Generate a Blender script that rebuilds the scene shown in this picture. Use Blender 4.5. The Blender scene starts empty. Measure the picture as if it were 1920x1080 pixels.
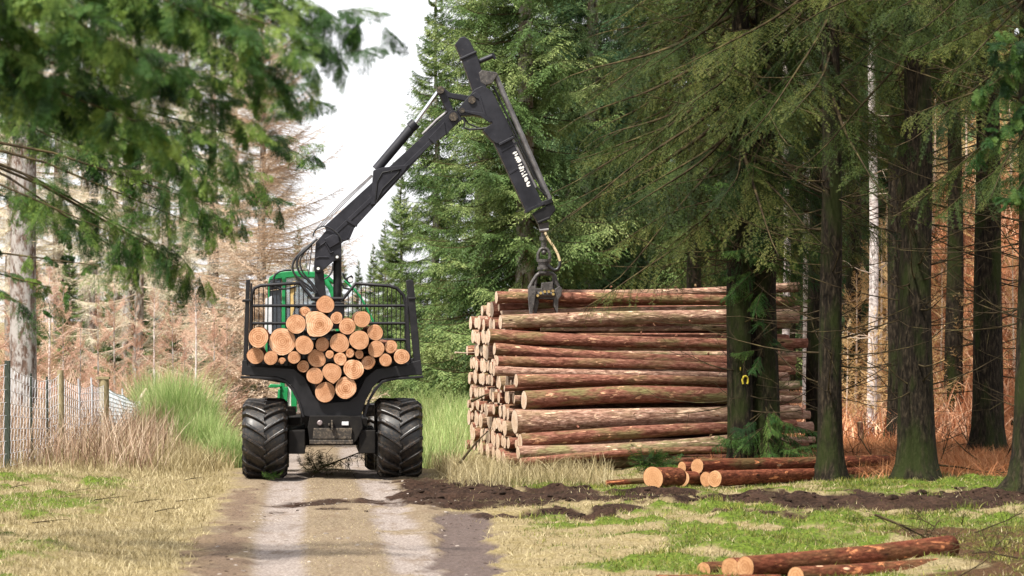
import bpy, math, random
import numpy as np
from mathutils import Vector, Matrix
RAD = math.radians
S = bpy.context.scene
COL = S.collection

# ------------------------------------------------------------------ camera, sky, sun, exposure
FPX = 5444.0          # focal length in pixels of the 1920 wide photograph
CH = 2.55             # eye height above the track
cd = bpy.data.cameras.new('camera')
cam = bpy.data.objects.new('camera', cd)
COL.objects.link(cam)
cam.location = (0, 0, CH)
cam.rotation_euler = (RAD(90), 0, 0)
cd.sensor_width = 36
cd.lens = 36 * FPX / 1920
cd.shift_y = 60 / 1920
cd.clip_start = 0.5
cd.clip_end = 6000
cd.dof.use_dof = True
cd.dof.focus_distance = 48.5
cd.dof.aperture_fstop = 3.2
S.camera = cam

SUN_TO = Vector((-0.32, -0.40, 0.86)).normalized()     # towards the sun
W = bpy.data.worlds.new('World'); S.world = W
W.use_nodes = True
wn = W.node_tree
bg = wn.nodes['Background']
sky = wn.nodes.new('ShaderNodeTexSky')
sky.sky_type = 'NISHITA'; sky.sun_disc = False
sky.sun_elevation = math.asin(SUN_TO.z)
sky.sun_rotation = math.atan2(SUN_TO.x, SUN_TO.y)
sky.air_density = 1.0; sky.dust_density = 1.5
hs = wn.nodes.new('ShaderNodeHueSaturation')
hs.inputs['Saturation'].default_value = 0.12
hs.inputs['Value'].default_value = 1.2
wn.links.new(sky.outputs[0], hs.inputs['Color'])
cl = wn.nodes.new('ShaderNodeMix'); cl.data_type = 'RGBA'       # thin even cloud over the blue
cl.inputs['Factor'].default_value = 0.72; cl.inputs['B'].default_value = (4.7, 4.7, 4.9, 1)
wn.links.new(hs.outputs[0], cl.inputs['A']); wn.links.new(cl.outputs['Result'], bg.inputs['Color'])
bg.inputs['Strength'].default_value = 0.15

sl = bpy.data.lights.new('sun', 'SUN')
sl.energy = 4.8; sl.angle = RAD(5); sl.color = (1.0, 0.95, 0.87)
so = bpy.data.objects.new('sun', sl); COL.objects.link(so)
so.rotation_euler = (-SUN_TO).to_track_quat('-Z', 'Y').to_euler()
so.location = (0, 0, 40)

S.view_settings.view_transform = 'Standard'
S.view_settings.look = 'None'
S.view_settings.exposure = 0.9
S.view_settings.gamma = 1.0
S.cycles.max_bounces = 6
S.cycles.diffuse_bounces = 3
S.cycles.transparent_max_bounces = 6
S.cycles.use_denoising = True

# ------------------------------------------------------------------ helpers: numbers
def px(u, v, D):
    """pixel of the photograph at depth D -> world point"""
    return np.array([(u - 960) * D / FPX, D, CH + (600 - v) * D / FPX])

def sstep(a, b, x):
    t = np.clip((np.asarray(x, float) - a) / (b - a), 0, 1)
    return t * t * (3 - 2 * t)

_lat = np.random.RandomState(5).rand(256, 256)
def vnoise(x, y):
    x = np.asarray(x, float); y = np.asarray(y, float)
    xi = np.floor(x).astype(int); yi = np.floor(y).astype(int)
    fx = x - xi; fy = y - yi
    fx = fx * fx * (3 - 2 * fx); fy = fy * fy * (3 - 2 * fy)
    g = lambda a, b: _lat[a & 255, b & 255]
    return (g(xi, yi) * (1 - fx) + g(xi + 1, yi) * fx) * (1 - fy) + (g(xi, yi + 1) * (1 - fx) + g(xi + 1, yi + 1) * fx) * fy
def fbm(x, y, o=4):
    s = 0; a = .5; t = 0
    for i in range(o):
        s = s + a * vnoise(x * 2 ** i + 17.3 * i, y * 2 ** i - 9.1 * i); t += a; a *= .5
    return s / t

# ------------------------------------------------------------------ helpers: objects
def props(o, label=None, cat=None, group=None, kind=None):
    if label: o['label'] = label
    if cat: o['category'] = cat
    if group: o['group'] = group
    if kind: o['kind'] = kind
    return o
def empty(name, loc=(0, 0, 0), rz=0):
    o = bpy.data.objects.new(name, None); COL.objects.link(o)
    o.location = loc; o.rotation_euler = (0, 0, rz); o.empty_display_size = .3
    return o
def link(name, me, m=None, parent=None):
    o = bpy.data.objects.new(name, me); COL.objects.link(o)
    if m is not None:
        for k in (m if isinstance(m, (list, tuple)) else [m]): me.materials.append(k)
    if parent is not None: o.parent = parent
    return o
def copy_tree(o, parent=None):
    c = o.copy(); COL.objects.link(c)
    if parent is not None: c.parent = parent
    for ch in list(o.children): copy_tree(ch, c)
    return c

def mesh_np(name, V, faces, mats=None, attr=None, smooth=False):
    """V (n,3); faces: list of (k,m) index arrays; mats: per-face material index; attr: dict name -> per-face float"""
    V = np.asarray(V, np.float32)
    me = bpy.data.meshes.new(name)
    me.vertices.add(len(V)); me.vertices.foreach_set('co', V.ravel())
    loops = np.concatenate([np.asarray(f, np.int32).ravel() for f in faces])
    tot = np.concatenate([np.full(len(f), np.asarray(f).shape[1], np.int32) for f in faces])
    st = np.concatenate([[0], np.cumsum(tot)[:-1]]).astype(np.int32)
    me.loops.add(len(loops)); me.loops.foreach_set('vertex_index', loops)
    me.polygons.add(len(tot)); me.polygons.foreach_set('loop_start', st)
    if mats is not None: me.polygons.foreach_set('material_index', np.asarray(mats, np.int32))
    if smooth is True: me.polygons.foreach_set('use_smooth', np.ones(len(tot), bool))
    elif smooth is not False: me.polygons.foreach_set('use_smooth', np.asarray(smooth, bool))
    if attr:
        for k, a in attr.items():
            at = me.attributes.new(k, 'FLOAT', 'FACE'); at.data.foreach_set('value', np.asarray(a, np.float32))
    me.update(calc_edges=True)
    return me

class MB:
    """collects shapes, then links them as ONE mesh object"""
    def __init__(s): s.v = []; s.f = []; s.sm = []
    def add(s, V, F, smooth=False):
        b = len(s.v); s.v += [tuple(map(float, p)) for p in V]
        for f in F: s.f.append([b + i for i in f]); s.sm.append(smooth)
    def box(s, x0, x1, y0, y1, z0, z1):
        s.add([(x, y, z) for x in (x0, x1) for y in (y0, y1) for z in (z0, z1)],
              [(0, 1, 3, 2), (4, 6, 7, 5), (0, 4, 5, 1), (2, 3, 7, 6), (0, 2, 6, 4), (1, 5, 7, 3)])
    def prism(s, poly, y0, y1):
        """poly: list of (x,z); extruded along y"""
        a = sum(poly[i][0] * poly[(i + 1) % len(poly)][1] - poly[(i + 1) % len(poly)][0] * poly[i][1] for i in range(len(poly)))
        if a < 0: poly = poly[::-1]
        n = len(poly)
        V = [(x, y0, z) for x, z in poly] + [(x, y1, z) for x, z in poly]
        F = [list(range(n)), list(range(2 * n - 1, n - 1, -1))] + [(i, n + i, n + (i + 1) % n, (i + 1) % n) for i in range(n)]
        s.add(V, F)
    def tube(s, pts, r, n=8, r1=None, caps=True):
        pts = [Vector(map(float, p)) for p in pts]; m = len(pts)
        rs = [r + ((r1 if r1 is not None else r) - r) * i / (m - 1) for i in range(m)] if not isinstance(r, (list, tuple)) else r
        up = None; V = []
        for i, p in enumerate(pts):
            t = (pts[min(i + 1, m - 1)] - pts[max(i - 1, 0)]).normalized()
            if up is None:
                up = Vector((0, 0, 1)) if abs(t.z) < .9 else Vector((1, 0, 0))
            u = (up - t * up.dot(t)).normalized(); w = t.cross(u); up = u
            for k in range(n):
                a = 2 * math.pi * k / n
                V.append(p + (u * math.cos(a) + w * math.sin(a)) * rs[i])
        F = [(i * n + k, i * n + (k + 1) % n, (i + 1) * n + (k + 1) % n, (i + 1) * n + k) for i in range(m - 1) for k in range(n)]
        s.add(V, F, True)
        if caps:
            s.add(V[:n], [list(range(n))[::-1]]); s.add(V[-n:], [list(range(n))])
    def cyl_y(s, x, z, r, y0, y1, n=20): s.tube([(x, y0, z), (x, y1, z)], r, n)
    def lathe_x(s, prof, n=48, cx=0, cy=0, cz=0):
        """prof: list of (x, radius) turned about the x axis"""
        V = []; m = len(prof)
        for k in range(n):
            a = 2 * math.pi * k / n
            for x, r in prof: V.append((cx + x, cy + r * math.cos(a), cz + r * math.sin(a)))
        F = [(k * m + i, k * m + i + 1, ((k + 1) % n) * m + i + 1, ((k + 1) % n) * m + i) for k in range(n) for i in range(m - 1)]
        s.add(V, F, True)
    def ball(s, c, r, n=10, m=7):
        V = [(c[0], c[1], c[2] - r)]
        for j in range(1, m):
            p = -math.pi / 2 + math.pi * j / m
            for k in range(n):
                a = 2 * math.pi * k / n
                V.append((c[0] + r * math.cos(p) * math.cos(a), c[1] + r * math.cos(p) * math.sin(a), c[2] + r * math.sin(p)))
        V.append((c[0], c[1], c[2] + r)); e = len(V) - 1
        F = [(0, 1 + (k + 1) % n, 1 + k) for k in range(n)]
        for j in range(m - 2):
            F += [(1 + j * n + k, 1 + j * n + (k + 1) % n, 1 + (j + 1) * n + (k + 1) % n, 1 + (j + 1) * n + k) for k in range(n)]
        F += [(e, 1 + (m - 2) * n + k, 1 + (m - 2) * n + (k + 1) % n) for k in range(n)]
        s.add(V, F, True)
    def build(s, name, m, parent=None, bevel=0):
        me = bpy.data.meshes.new(name); me.from_pydata(s.v, [], s.f)
        me.polygons.foreach_set('use_smooth', s.sm); me.update()
        o = link(name, me, m, parent)
        if bevel:
            b = o.modifiers.new('bevel', 'BEVEL'); b.width = bevel; b.segments = 2; b.limit_method = 'ANGLE'; b.angle_limit = RAD(50)
        return o

# ------------------------------------------------------------------ helpers: materials
class Mat:
    def __init__(s, name, rough=.75, metal=0.0, spec=.3):
        s.m = bpy.data.materials.new(name); s.m.use_nodes = True
        s.nt = s.m.node_tree; s.b = s.nt.nodes['Principled BSDF']; s.out = s.nt.nodes['Material Output']
        s.b.inputs['Roughness'].default_value = rough; s.b.inputs['Metallic'].default_value = metal
        s.b.inputs['Specular IOR Level'].default_value = spec
    def n(s, t, ins=None, **kw):
        x = s.nt.nodes.new(t)
        for k, v in kw.items(): setattr(x, k, v)
        for k, v in (ins or {}).items(): s.set(x.inputs[k], v)
        return x
    def set(s, sock, v):
        if isinstance(v, bpy.types.NodeSocket): s.nt.links.new(v, sock)
        elif isinstance(v, bpy.types.Node): s.nt.links.new(v.outputs[0], sock)
        else:
            if sock.type == 'RGBA' and len(v) == 3: v = (*v, 1)
            sock.default_value = v
    def coord(s, k='Object', scale=None, rnd=0):
        o = s.n('ShaderNodeTexCoord').outputs[k]
        if rnd:
            r = s.n('ShaderNodeObjectInfo').outputs['Random']
            o = s.n('ShaderNodeVectorMath', {0: o, 1: s.math('MULTIPLY', r, rnd)}, operation='ADD').outputs[0]
        if scale is not None:
            o = s.n('ShaderNodeVectorMath', {0: o, 1: scale}, operation='MULTIPLY').outputs[0]
        return o
    def pos(s, scale=None):
        o = s.n('ShaderNodeNewGeometry').outputs['Position']
        if scale is not None: o = s.n('ShaderNodeVectorMath', {0: o, 1: scale}, operation='MULTIPLY').outputs[0]
        return o
    def rnd(s): return s.n('ShaderNodeObjectInfo').outputs['Random']
    def noise(s, vec, scale, detail=4, rough=.55, dist=0):
        return s.n('ShaderNodeTexNoise', {'Vector': vec, 'Scale': scale, 'Detail': detail, 'Roughness': rough, 'Distortion': dist}).outputs['Fac']
    def math(s, op, a, b=None, c=None, clamp=False):
        x = s.n('ShaderNodeMath', operation=op); x.use_clamp = clamp
        s.set(x.inputs[0], a)
        if b is not None: s.set(x.inputs[1], b)
        if c is not None: s.set(x.inputs[2], c)
        return x.outputs[0]
    def ramp(s, fac, stops):
        x = s.n('ShaderNodeValToRGB', {'Fac': fac}); e = x.color_ramp.elements
        while len(e) < len(stops): e.new(.5)
        for k, (p, c) in enumerate(stops):
            e[k].position = p; e[k].color = (*c, 1) if not isinstance(c, (int, float)) else (c, c, c, 1)
        return x.outputs['Color']
    def mix(s, fac, a, b):
        x = s.n('ShaderNodeMix', data_type='RGBA')
        s.set(x.inputs['Factor'], fac); s.set(x.inputs['A'], a); s.set(x.inputs['B'], b)
        return x.outputs['Result']
    def attr(s, name): return s.n('ShaderNodeAttribute', attribute_name=name).outputs['Fac']
    def bump(s, h, strength=.5, dist=.02):
        x = s.n('ShaderNodeBump', {'Height': h, 'Strength': strength, 'Distance': dist}); s.set(s.b.inputs['Normal'], x.outputs[0])
    def col(s, c): s.set(s.b.inputs['Base Color'], c); return s

MT = {}
def leafmat(name, c0, c1, c2, scale=.8, trans=.3):
    m = Mat(name, .6, spec=.25)
    f = m.math('ADD', m.math('MULTIPLY', m.noise(m.pos(), scale, 3), .7), m.math('MULTIPLY', m.attr('tint'), .5))
    c = m.ramp(f, [(.36, c0), (.60, c1), (.86, c2)])
    m.col(c)
    t = m.n('ShaderNodeBsdfTranslucent', {'Color': c})
    mx = m.n('ShaderNodeMixShader', {0: trans, 1: m.b.outputs[0], 2: t.outputs[0]})
    m.nt.links.new(mx.outputs[0], m.out.inputs['Surface'])
    MT[name] = m.m
leafmat('needles_sunny', (.035, .075, .020), (.125, .20, .055), (.31, .36, .13), .7)
leafmat('needles_blue', (.024, .062, .032), (.075, .15, .06), (.20, .28, .11), .8)
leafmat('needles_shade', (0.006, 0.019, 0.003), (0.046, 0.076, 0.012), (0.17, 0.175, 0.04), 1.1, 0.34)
leafmat('needles_bright', (0.006, 0.026, 0.005), (0.026, 0.078, 0.011), (0.12, 0.19, 0.035), 1.5, 0.32)
leafmat('needles_bough', (0.005, 0.021, 0.004), (0.04, 0.105, 0.016), (0.22, 0.31, 0.06), 2.6, 0.36)
leafmat('larch_twig', (0.38, 0.26, 0.17), (0.57, 0.43, 0.31), (0.7, 0.59, 0.47), 0.5, 0.1)
leafmat('tan_twig', (0.4, 0.33, 0.21), (0.64, 0.57, 0.42), (0.8, 0.76, 0.63), 0.4, 0.1)
leafmat('pink_twig', (.38, .19, .12), (.58, .36, .26), (.74, .58, .46), .6, .1)
leafmat('gold_twig', (.48, .28, .10), (.66, .46, .22), (.80, .64, .40), .6, .1)
leafmat('straw', (0.15, 0.115, 0.05), (0.33, 0.265, 0.13), (0.56, 0.475, 0.29), 0.6, 0.2)
leafmat('moss_blade', (0.032, 0.05, 0.006), (0.115, 0.145, 0.014), (0.3, 0.27, 0.07), 0.9, 0.25)
leafmat('broom_blade', (0.14, 0.23, 0.06), (0.3, 0.42, 0.13), (0.55, 0.58, 0.28), 1.2, 0.25)
leafmat('bracken', (0.17, 0.05, 0.02), (0.6, 0.27, 0.13), (0.88, 0.6, 0.4), 1.3, 0.15)
leafmat('bramble', (0.1, 0.05, 0.032), (0.3, 0.19, 0.12), (0.6, 0.47, 0.35), 1.0, 0.1)
leafmat('dead_leaf', (.30, .10, .035), (.45, .18, .07), (.55, .28, .13), 2.0, .15)

def m_bark(name, c0, c1, c2, vs=(9, 9, 1.6), moss=None, bump=.6, lich=None):
    m = Mat(name, .9, spec=.12)
    p = m.coord('Object', vs, 31)
    a = m.noise(p, 1.6, 6, .65, .3)
    c = m.ramp(a, [(.34, c0), (.52, c1), (.72, c2)])
    if lich:
        l = m.noise(m.coord('Object', (5, 5, 2.5), 17), 1.5, 5, .7)
        c = m.mix(m.ramp(l, [(.42, 0), (.56, 1)]), c, lich)
    if moss:
        l = m.noise(m.coord('Object', (2.2, 2.2, .8), 11), 1.3, 4)
        c = m.mix(m.ramp(l, [(.48, 0), (.62, .8)]), c, moss)
    m.col(c); m.bump(a, bump, .03); MT[name] = m.m
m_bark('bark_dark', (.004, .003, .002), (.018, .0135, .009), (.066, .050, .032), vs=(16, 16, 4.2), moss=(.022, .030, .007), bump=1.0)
m_bark('bark_grey', (.045, .026, .018), (.13, .085, .065), (.25, .19, .16), lich=(.34, .315, .295))
m_bark('bark_brown', (.07, .05, .035), (.17, .12, .085), (.30, .23, .17), lich=(.38, .36, .33))
m_bark('bark_pale', (.22, .17, .15), (.62, .55, .52), (.80, .76, .74), vs=(6, 6, 9))
m_bark('twig_dead', (.018, .013, .008), (.05, .036, .019), (.12, .10, .04), vs=(3, 3, 3), bump=.1)
m_bark('twig_pale', (.40, .30, .22), (.58, .46, .36), (.75, .64, .53), vs=(3, 3, 3), bump=.1)

def m_log(name, c0, c1, c2, peel, moss, pk=.62):
    m = Mat(name, .97, spec=.05)
    p = m.coord('Object', (3.2, 10, 10), 43)
    a = m.noise(p, 2.2, 8, .74, .3)
    c = m.ramp(a, [(.33, c0), (.52, c1), (.72, c2)])
    c = m.mix(m.math('MULTIPLY', m.rnd(), .55), c, m.mix(a, c0, c1))
    g = m.noise(m.coord('Object', (.9, 3, 3), 71), 1.5, 4)
    gm = m.math('MULTIPLY', m.ramp(g, [(.46, 0), (.60, 1)]), m.math('MULTIPLY_ADD', m.rnd(), 1.0, .1))
    c = m.mix(m.math('MULTIPLY', gm, .75), c, moss)
    w = m.noise(m.coord('Object', (1.6, 6, 6), 29), 2.1, 5, .6, .6)
    c = m.mix(m.ramp(w, [(pk, 0), (pk + .05, 1)]), c, peel)
    v = m.n('ShaderNodeTexVoronoi', {'Vector': m.coord('Object', (1.7, 5, 5), 13), 'Scale': 1.0})
    c = m.mix(m.ramp(v.outputs['Distance'], [(.07, 1), (.11, 0)]), c, m.mix(m.ramp(m.n('ShaderNodeTexWhiteNoise', {0: v.outputs['Position']}).outputs[0], [(.5, 0), (.52, 1)]), (.66, .42, .26), (.035, .016, .010)))
    fk = m.n('ShaderNodeTexVoronoi', {'Vector': m.coord('Object', (9, 26, 26), 7), 'Scale': 1.0}).outputs['Distance']
    c = m.mix(m.ramp(fk, [(.50, 0), (.85, .6)]), c, c0)
    m.col(c); m.bump(m.math('SUBTRACT', a, m.math('MULTIPLY', fk, .5)), .9, .03); MT[name] = m.m
m_log('log_bark', (.075, .028, .018), (.26, .11, .075), (.48, .27, .20), (.62, .35, .21), (.17, .17, .07))
m_log('log_bark_pale', (.12, .060, .040), (.37, .215, .155), (.62, .45, .36), (.70, .49, .34), (.23, .22, .10), .58)
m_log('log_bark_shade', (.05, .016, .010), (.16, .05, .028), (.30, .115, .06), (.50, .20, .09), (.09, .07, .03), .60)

def m_end(name, c0, c1, c2, dark=(.22, .10, .045)):
    m = Mat(name, .8, spec=.15)
    p = m.coord('Object')
    wv = m.n('ShaderNodeTexWave', {'Vector': p, 'Scale': 9.5, 'Distortion': 2.6, 'Detail': 3.0, 'Detail Scale': 2.5},
             wave_type='RINGS', rings_direction='X')
    n1 = m.noise(m.coord('Object', None, 19), 9, 5, .6)
    sx = m.n('ShaderNodeSeparateXYZ', {0: p}); rad = m.math('SQRT', m.math('ADD', m.math('POWER', sx.outputs[1], 2.0), m.math('POWER', sx.outputs[2], 2.0)))
    hw = m.math('ADD', rad, m.math('MULTIPLY', m.math('SUBTRACT', n1, .5), .05))
    lv = m.math('ADD', m.math('ADD', m.math('MULTIPLY', wv.outputs['Fac'], .17), m.math('MULTIPLY', n1, .68)), m.math('MULTIPLY', hw, 1.1))
    c = m.ramp(lv, [(.34, c0), (.60, c1), (.86, c2)])
    c = m.mix(m.math('MULTIPLY', m.rnd(), .6), c, m.mix(.5, c0, c1))
    an = m.math('ARCTAN2', sx.outputs[2], sx.outputs[1])
    ck = m.n('ShaderNodeTexNoise', {'W': m.math('ADD', m.math('MULTIPLY', an, 2.6), m.math('MULTIPLY', m.rnd(), 50)), 'Scale': 1.6, 'Detail': 2.0}, noise_dimensions='1D').outputs['Fac']
    c = m.mix(m.math('MULTIPLY', m.ramp(ck, [(.64, 0), (.67, .75)]), m.ramp(rad, [(.0, 1), (.13, .25)])), c, dark)
    sc = m.noise(m.coord('Object', (1, 4, 30), 37), 1.3, 3)
    c = m.mix(m.ramp(sc, [(.66, 0), (.74, .45)]), c, dark)
    m.col(c); m.bump(wv.outputs['Fac'], .15, .004); MT[name] = m.m
m_end('wood_end', (.26, .105, .042), (.55, .30, .17), (.78, .545, .37))
m_end('wood_end_pale', (.46, .29, .18), (.68, .53, .40), (.84, .74, .62))
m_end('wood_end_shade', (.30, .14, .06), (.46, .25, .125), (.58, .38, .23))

def m_metal(name, c, c2, rough=.45, metal=.0, spec=.5, scale=6, wear=.62, wc=(.20, .14, .10)):
    m = Mat(name, rough, metal, spec)
    a = m.noise(m.coord('Object'), scale, 6, .65)
    k = m.mix(m.ramp(a, [(.35, 0), (.65, 1)]), c, c2)
    b = m.noise(m.coord('Object'), scale * 4, 5, .7)
    k = m.mix(m.ramp(b, [(wear, 0), (wear + .08, .7)]), k, wc)
    m.col(k); m.set(m.b.inputs['Roughness'], m.math('MULTIPLY_ADD', a, .35, rough - .15)); m.bump(b, .12, .004); MT[name] = m.m
m_metal('black_steel', (.006, .006, .007), (.014, .013, .015), .5, spec=.3, wear=.68, wc=(.07, .05, .04))
m_metal('crane_paint', (.009, .009, .013), (.024, .024, .031), .48, spec=.3, scale=3, wear=.66, wc=(.10, .08, .07))
m_metal('frame_dark', (.005, .004, .004), (.013, .011, .009), .65, spec=.2, wc=(.04, .03, .02))
m_metal('mud_steel', (.018, .014, .010), (.045, .034, .024), .7, wc=(.13, .10, .07), wear=.5)
m_metal('green_paint', (.008, .17, .05), (.015, .27, .08), .35, wear=.72, wc=(.03, .14, .06))
m_metal('worn_steel', (.12, .11, .115), (.24, .23, .23), .4, .5, wc=(.12, .07, .045))
m_metal('chrome', (.75, .78, .85), (.85, .87, .9), .15, 1.0, wear=.9)
m_metal('grapple_steel', (.03, .027, .026), (.10, .09, .085), .5, .3, scale=14, wc=(.25, .2, .16), wear=.58)
m_metal('rubber', (.006, .006, .006), (.014, .012, .011), .42, spec=.5, wc=(.045, .032, .02), wear=.50)
m_metal('tread_rubber', (.006, .006, .006), (.018, .015, .013), .36, spec=.5, wc=(.085, .055, .036), wear=.54)
m_metal('hose_rubber', (.012, .012, .013), (.025, .025, .027), .35, wear=.8)
m_metal('hose_tan', (.50, .38, .20), (.66, .52, .32), .5, wear=.8)
m_metal('seat_tan', (.42, .27, .08), (.58, .42, .18), .8, scale=14, wc=(.25, .17, .07))
m_metal('brass', (.30, .20, .05), (.46, .33, .10), .5, wear=.52)
m_metal('white_paint', (.72, .70, .66), (.82, .80, .76), .6, wear=.60, wc=(.25, .24, .24))
m_metal('yellow_paint', (.34, .26, .01), (.46, .37, .03), .8, wear=.56, wc=(.05, .04, .02))
m_metal('lens_and_glint', (.5, .5, .52), (.62, .62, .64), .15, wear=.9)
m_metal('red_lens', (.16, .12, .12), (.24, .2, .2), .2, wear=.9)
m_metal('wire', (.42, .42, .44), (.62, .62, .64), .5, .2, wear=.7)
m_metal('net_white', (.46, .50, .52), (.62, .66, .68), .5, .2, wear=.75, wc=(.5, .5, .5))
m_metal('stake_green', (.018, .026, .016), (.035, .045, .03), .6, wear=.7, wc=(.06, .05, .03))
m_metal('post_wood', (.18, .15, .08), (.33, .27, .16), .9, spec=.1, scale=5, wear=.6, wc=(.22, .23, .09))
g = Mat('glass', .05, spec=.6)
tr = g.n('ShaderNodeBsdfTransparent', {'Color': (.80, .88, .92)}); gl = g.n('ShaderNodeBsdfGlossy', {'Roughness': .05})
mx = g.n('ShaderNodeMixShader', {0: .18, 1: tr.outputs[0], 2: gl.outputs[0]}); g.nt.links.new(mx.outputs[0], g.out.inputs['Surface'])
MT['glass'] = g.m
m_metal('dark_glass', (.02, .025, .03), (.05, .06, .075), .08, spec=.9, wear=.9)

# ------------------------------------------------------------------ the ground
RX0, RSL = -2.918, -0.073
def road_d(x, y): return np.asarray(x) - (RX0 + RSL * (np.asarray(y) - 47.0))
def masks(x, y):
    x = np.asarray(x, float); y = np.asarray(y, float)
    d = road_d(x, y)
    n1 = fbm(x * .9 + 40, y * .9, 4); n2 = fbm(x * .35 + 9, y * .35 + 80, 3); n3 = fbm(x * 3.1, y * 1.6 + 33, 3)
    road = sstep(1.75, 1.25, np.abs(d) + (n3 - .5) * .7)
    track = np.exp(-((np.abs(d + .02) - .72 - (n2 - .5) * .15) / .30) ** 4) * road * sstep(.30, .5, n1 + .12)
    yb = 40.7 + (n2 - .5) * 3.6 + 0.06 * np.clip(x, -2, 8)
    wd = 1.15 + .75 * sstep(.5, 2.2, d) + .8 * sstep(.3, 1.2, d) * sstep(4.5, 2.5, d) + (n1 - .5) * 4.2 * sstep(-.5, 1, d) + (n3 - .5) * 1.2
    mud = sstep(wd + .5, wd - .5, np.abs(y - yb)) * (.30 + .42 * sstep(.42, .60, n3 * .6 + n1 * .4) + .40 * sstep(.6, 1.3, d)) * sstep(-1.0, -.3, d + (n1 - .5) * 1.6) * sstep(13, 9.5, x)
    m2 = sstep(.8, 1.35, d + (n3 - .5) * .8) * sstep(3.0 + (n1 - .5) * 1.5, 2.4, d) * sstep(40.5, 42, y) * sstep(47.5, 45.5, y + (n1 - .5) * 3)
    mud = np.maximum(mud, m2 * .9)
    rut = sstep(.46, .24, np.abs(d - 1.14 - (y - 28.9) * .055 + (n3 - .5) * .5)) * sstep(40, 38.5, y) * .95
    verge = sstep(-.95, -1.4, d + (n3 - .5) * .6) * sstep(-1.85, -1.2, d + (n3 - .5) * .9 + (n1 - .5) * .8) * sstep(46, 43.5, y)
    mr = sstep(1.9, 2.8, d) * sstep(.40, .56, n1 * .75 + n3 * .1 + n2 * .15 + .16 * sstep(.8, 3.4, x) - .05) * sstep(60, 50, y)
    mr = np.maximum(mr, .42 * sstep(1.9, 2.8, d) * sstep(.35, .62, n3) * sstep(60, 50, y))
    ml = sstep(-2.4, -3.6, d) * sstep(.46, .60, n1 * .6 + n2 * .4 + .06 * sstep(-4, -7, x)) * sstep(47, 44, y)
    needle = np.maximum(sstep(2.5, 5, x) * sstep(46.5, 49, y + (n1 - .5) * 3) * (1 - sstep(56, 62, y)), .8 * sstep(3.5, 4.8, x + (n1 - .5) * 2.5) * sstep(37.5, 34.5, y + (n1 - .5) * 3))
    moss = np.maximum(mr, ml * .8) * sstep(.30, .50, fbm(x * 2.1 + 5, y * 1.5 + 8, 3)) * (1 - mud) * (1 - .8 * needle)
    bank = sstep(56, 63, y) * sstep(3.5, 7, x)
    mud = np.clip(mud, 0, 1)
    return dict(road=road, track=track, mud=mud, rut=rut, verge=verge, moss=moss, bank=np.clip(bank, 0, 1), needle=needle)
def height(x, y, mk=None):
    x = np.asarray(x, float); y = np.asarray(y, float)
    mk = mk or masks(x, y); d = road_d(x, y)
    off = 1 - mk['road']
    near = sstep(120, 70, y) * sstep(14, 20, y)
    flat = np.clip(np.exp(-((x - 3.6) / 2.8) ** 4 - ((y - 45.6) / 1.9) ** 4) + np.exp(-((x - 3.0) / 2.2) ** 4 - ((y - 29.1) / 1.0) ** 4), 0, 1)
    z = off * near * (1 - .85 * flat) * ((fbm(x * .5, y * .5) - .5) * .14 + (fbm(x * 2.2 + 7, y * 2.2) - .5) * .10)
    z = z - .035 * mk['track'] + (fbm(x * 5, y * 5, 2) - .5) * .03 * mk['road']
    z = z - .04 * flat
    z = z + mk['mud'] * (((fbm(x * 1.4 + 3, y * 3.4) - .46) * .34 + .035 * np.sin(y * 7 + 3 * fbm(x * .6, y * .6))) * sstep(-.6, 1.6, d) + (fbm(x * 8, y * 8, 2) - .5) * .09 - .03)
    z = z + (1 - .85 * flat) * mk['moss'] * (fbm(x * 3 + 60, y * 3) - .38) * .26 - .06 * mk['rut']
    z = z + .10 * sstep(-2.0, -3.5, d) * near
    z = z - .045 * np.clip(y - 48.7, 0, 14) * sstep(3.4, 1.9, np.abs(d)) * sstep(160, 90, y)
    z = z + 6.2 * sstep(60, 79, y) * sstep(8.3, 12.5, x) * sstep(400, 150, y)
    z = z + 1.0 * sstep(66, 90, y) * sstep(-5, -9, d) * sstep(400, 150, y)
    return z
def hz(x, y): return float(height(np.array([x]), np.array([y]))[0])

def graded(lo, hi, step, far_lo, far_hi, g=1.18):
    a = list(np.arange(lo, hi + 1e-6, step))
    s = step
    while a[-1] < far_hi: s *= g; a.append(a[-1] + s)
    s = step
    while a[0] > far_lo: s *= g; a.insert(0, a[0] - s)
    return np.array(a)
gx = graded(-8.5, 8.5, .065, -1500, 1500); gy = graded(26.5, 53, .07, -300, 3000, 1.12)
X, Y = np.meshgrid(gx, gy)
mk = masks(X.ravel(), Y.ravel()); Z = height(X.ravel(), Y.ravel(), mk)
nx, ny = len(gx), len(gy)
idx = np.arange(nx * ny).reshape(ny, nx)
F = np.stack([idx[:-1, :-1], idx[:-1, 1:], idx[1:, 1:], idx[1:, :-1]], -1).reshape(-1, 4)
me = mesh_np('ground', np.stack([X.ravel(), Y.ravel(), Z], 1), [F], smooth=True)
for k, a in mk.items():
    at = me.attributes.new(k, 'FLOAT', 'POINT'); at.data.foreach_set('value', a.astype(np.float32))
m = Mat('ground_mix', .95, spec=.1)
P = m.pos()
fine = m.noise(P, 26, 6, .7); mid = m.noise(P, 3.2, 5, .6); big = m.noise(P, .8, 4)
v = m.n('ShaderNodeTexVoronoi', {'Vector': P, 'Scale': 34.0}).outputs['Distance']
def jit(name, lo=.35, hi=.65, amt=.5):
    f = m.math('ADD', m.attr(name), m.math('MULTIPLY', m.math('SUBTRACT', m.math('ADD', m.math('MULTIPLY', fine, .5), m.math('MULTIPLY', mid, .5)), .5), amt * 2))
    return m.ramp(f, [(lo, 0), (hi, 1)])
c = m.mix(m.ramp(fine, [(.3, 0), (.7, 1)]), (.080, .060, .028), (.35, .28, .155))
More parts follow.
